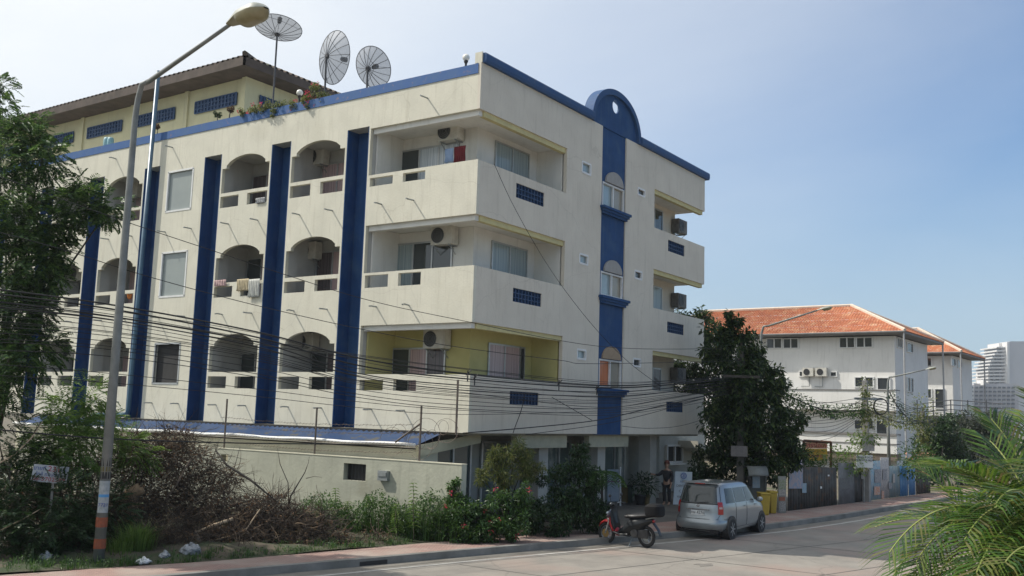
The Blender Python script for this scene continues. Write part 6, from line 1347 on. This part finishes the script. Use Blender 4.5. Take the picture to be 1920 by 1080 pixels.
lpart('handlebar_cover', [(.90,.96,.10,.05,0),(1.0,.94,.12,.07,0),(1.06,.90,.08,.05,0)], DKB)
for s_ in (-1, 1):
    m = MB(TS); m.tube([(.92,s_*.20,1.0),(.90,s_*.27,1.14)], .008, 5); m.sphere((.90,s_*.28,1.18), .055, 10, 6, (.35,1.2,.8)); m.build('mirror', BLACK, sc_, smooth=True)
    m = MB(TS); m.tube([(.87,s_*.24,.985),(.84,s_*.36,.975)], .024, 8); m.build('grip', RUBBER, sc_)
m = MB(TS); m.obox((.15,0,.32), (.24,0,0), (0,.10,0), (0,0,.10)); m.lathe((.30,-.14,.33), [(.11,0),(.11,.28)], 12, (0,1,0)); m.build('engine', pm('engine_grey', (.07,.07,.072), (.04,.04,.04), scale=9, rough=.5, metal=.3), sc_, bev=.02)
m = MB(TS); m.tube([(.35,-.13,.24),(.05,-.15,.26),(-.30,-.16,.36)], [.03,.05,.055], 10); m.build('exhaust', METAL, sc_, smooth=True)
m = MB(TS); R_ = []
for z_, s_ in ((.745,.80),(.78,1),(.90,1.04),(.99,.98),(1.04,.7)): R_.append([(-.27+.22*s_*math.copysign(abs(cos(a))**.5,cos(a)), .22*s_*math.copysign(abs(sin(a))**.5,sin(a)), z_) for a in [2*pi*k/24 for k in range(25)]])
m.grid(R_); m.add(R_[-1][:-1], [tuple(range(24))]); m.add(R_[0][:-1], [tuple(range(23,-1,-1))]); m.build('top_box', pm('box_black', (.010,.010,.011), (.014,.014,.015), rough=.7, spec=.15), sc_, smooth='auto')
m = MB(TS); m.tube([(-.05,.10,.68),(-.34,.10,.74)], .014, 5); m.tube([(-.05,-.10,.68),(-.34,-.10,.74)], .014, 5); m.tube([(-.34,-.10,.74),(-.34,.10,.74)], .014, 5); m.build('rack', METAL, sc_)
lpart('rear_mudguard', [(-.22,.60,.06,.03,0),(-.36,.44,.07,.02,0),(-.42,.30,.07,.015,0)], BLACK)
m = MB(TS); m.sphere((-.24,0,.64), .05, 10, 6, (.5,1.8,.8)); m.build('tail_light', TAIL, sc_, smooth=True)
m = MB(TS); m.tube([(.45,-.02,.20),(.42,.20,.02)], .014, 5); m.build('side_stand', METAL, sc_)
for s_ in (-1, 1): m = MB(TS); m.sphere((1.06,s_*.16,.60), .05, 8, 6, (.8,.5,.8)); m.build('indicator', RED if s_ < 0 else TAILW, sc_, smooth=True)

# ================================================================ person by the entrance
def skinned(name, verts, edges, rad, mat, parent, origin, sub=1):
    me = bpy.data.meshes.new(name); me.from_pydata([tuple(v) for v in verts], edges, []); o = bpy.data.objects.new(name, me); COL.objects.link(o)
    sk = o.modifiers.new('skin', 'SKIN'); sk.use_smooth_shade = True
    for i, r in enumerate(rad): me.skin_vertices[0].data[i].radius = (r, r) if not hasattr(r, '__len__') else r
    me.skin_vertices[0].data[0].use_root = True
    sb = o.modifiers.new('sub', 'SUBSURF'); sb.levels = sub; sb.render_levels = sub
    dg = bpy.context.evaluated_depsgraph_get(); m2 = bpy.data.meshes.new_from_object(o.evaluated_get(dg)); bpy.data.objects.remove(o); m2.name = name
    m2.materials.clear(); m2.materials.append(mat); r_ = bpy.data.objects.new(name, m2); COL.objects.link(r_); r_.parent = parent; return r_
pg = on_z(1250, 947, .17); per = thing('person', 'person with reddish hair in dark clothes standing by the entrance, one arm reaching left', 'person', pg)
pz = Matrix.Rotation(math.atan2(-(RH*.3+FH_*.5).x, (RH*.3+FH_*.5).y), 3, 'Z'); hgt = .93
def PP(x, y, z): return tuple(pz @ V(x*hgt, y*hgt, z*hgt))
SKIN = pm('skin', (.36,.22,.15), (.32,.19,.13), scale=5, rough=.55); HAIR = pm('reddish_hair', (.14,.035,.02), (.09,.025,.015), scale=20, rough=.6); SHIRT = pm('dark_shirt', (.03,.028,.032), (.02,.02,.022), scale=6, rough=.9); TROU = pm('dark_trousers', (.022,.022,.026), (.03,.03,.03), scale=6, rough=.9)
Vv = [PP(0,0,.95), PP(0,0,1.15), PP(0,0,1.38), PP(0,0,1.50), PP(0,-.01,1.58), PP(0,-.03,1.68), PP(0,-.02,1.76)]; Ee = [(0,1),(1,2),(2,3),(3,4),(4,5),(5,6)]; Rr = [(.13,.10),(.12,.09),(.15,.10),.055,.06,(.085,.10),.07]
def chain(p0, pts, rs):
    prev = p0
    for q, r in zip(pts, rs): Vv.append(PP(*q)); Rr.append(r); Ee.append((prev, len(Vv)-1)); prev = len(Vv)-1
    return prev
for s in (-1, 1): chain(0, [(s*.10,0,.88),(s*.11,-.02,.50),(s*.11,.02,.09),(s*.115,-.10,.04),(s*.12,-.17,.03)], [.085,.058,.042,.038,.03])
h1 = chain(2, [(.19,0,1.38),(.23,.02,1.12),(.22,-.08,.88),(.215,-.11,.80)], [.06,.045,.034,.030]); h2 = chain(2, [(-.19,0,1.38),(-.33,-.14,1.22),(-.50,-.28,1.26),(-.57,-.33,1.27)], [.06,.045,.034,.030])
for h, bx, dv in ((h1, (.215,-.12,.79), (0,-.25,-1)), (h2, (-.58,-.34,1.27), (-.85,-.4,.05))):
    for k, L in enumerate((.075,.085,.08,.065)): o_ = (k-1.5)*.022; q = (bx[0]+o_*.3, bx[1]+o_, bx[2]+(o_ if h == h2 else 0)); chain(h, [q, (q[0]+dv[0]*L*.55, q[1]+dv[1]*L*.55, q[2]+dv[2]*L*.55), (q[0]+dv[0]*L, q[1]+dv[1]*L-.012, q[2]+dv[2]*L)], [.010,.009,.008])
    chain(h, [(bx[0]+.03, bx[1]-.02, bx[2]+.03), (bx[0]+.04+dv[0]*.03, bx[1]-.03, bx[2]+.03+dv[2]*.03)], [.011,.009])
skinned('body', Vv, Ee, Rr, SKIN, per, pg)
def torso(name, cs, mat):
    vs = [PP(*c[0]) for c in cs]; skinned(name, vs, [(a, b) for b, a in [(i, c[2]) for i, c in enumerate(cs) if c[2] is not None]], [c[1] for c in cs], mat, per, pg)
torso('shirt', [((0,0,.92),(.165,.13),None), ((0,0,1.15),(.145,.115),0), ((0,0,1.37),(.175,.12),1), ((0,0,1.45),(.09,.075),2), ((.20,0,1.37),.082,2), ((.235,.015,1.15),.062,4), ((.225,-.06,.95),.05,5), ((-.20,0,1.37),.082,2), ((-.32,-.13,1.24),.062,7), ((-.45,-.24,1.25),.05,8)], SHIRT)
torso('trousers', [((0,0,.95),(.155,.125),None), ((.10,0,.84),.105,0), ((.112,-.02,.50),.078,1), ((.112,.02,.12),.062,2), ((-.10,0,.84),.105,0), ((-.112,-.02,.50),.078,4), ((-.112,.02,.12),.062,5)], TROU)
def facebit(nm, c, r, sc, mt): m = MB(); m.sphere(V(*PP(*c))+pg, r, 10, 8, sc); m.build(nm, mt, per, smooth=True)
m = MB(); rows = []
hc = V(*PP(0,-.005,1.735))+pg
for i in range(9):
    th = pi*.62*i/8; row = []
    for k in range(17): a = 2*pi*k/16; front = max(0, -cos(a-pi/2-.0)) ; rr_ = .118; row.append(hc+pz @ V(rr_*sin(th)*cos(a)*.92, rr_*sin(th)*sin(a)*(1.0), rr_*cos(th)*(1.05)+.012+(0.05*front if i > 5 else 0)))
    rows.append(row)
m.grid(rows); m.build('hair', HAIR, per, smooth=True)
for s in (-1, 1): facebit('eye', (s*.032,-.115,1.70), .012, (1,1,.8), INK); facebit('ear', (s*.092,-.02,1.685), .025, (.4,.8,1.2), SKIN)
facebit('nose', (0,-.13,1.67), .016, (.8,1.2,1.3), SKIN); facebit('mouth', (0,-.118,1.635), .022, (1.1,.4,.35), pm('lips', (.28,.09,.07), rough=.5))
# ================================================================ thin tropical haze over the whole street
hz_ = MB(); hz_.box(-420, 1250, -520, 950, -1.0, 140)
hm = bpy.data.materials.new('haze_air'); hm.use_nodes = True; t_ = hm.node_tree; t_.nodes.clear(); ov = t_.nodes.new('ShaderNodeOutputMaterial'); pv = t_.nodes.new('ShaderNodeVolumePrincipled')
pv.inputs['Color'].default_value = (.86,.92,1,1); pv.inputs['Density'].default_value = .00028; pv.inputs['Anisotropy'].default_value = .3; t_.links.new(pv.outputs[0], ov.inputs['Volume'])
hz_.build('haze', hm, None, label='thin pale haze hanging over the street and the far towers', cat='haze', kind='stuff')
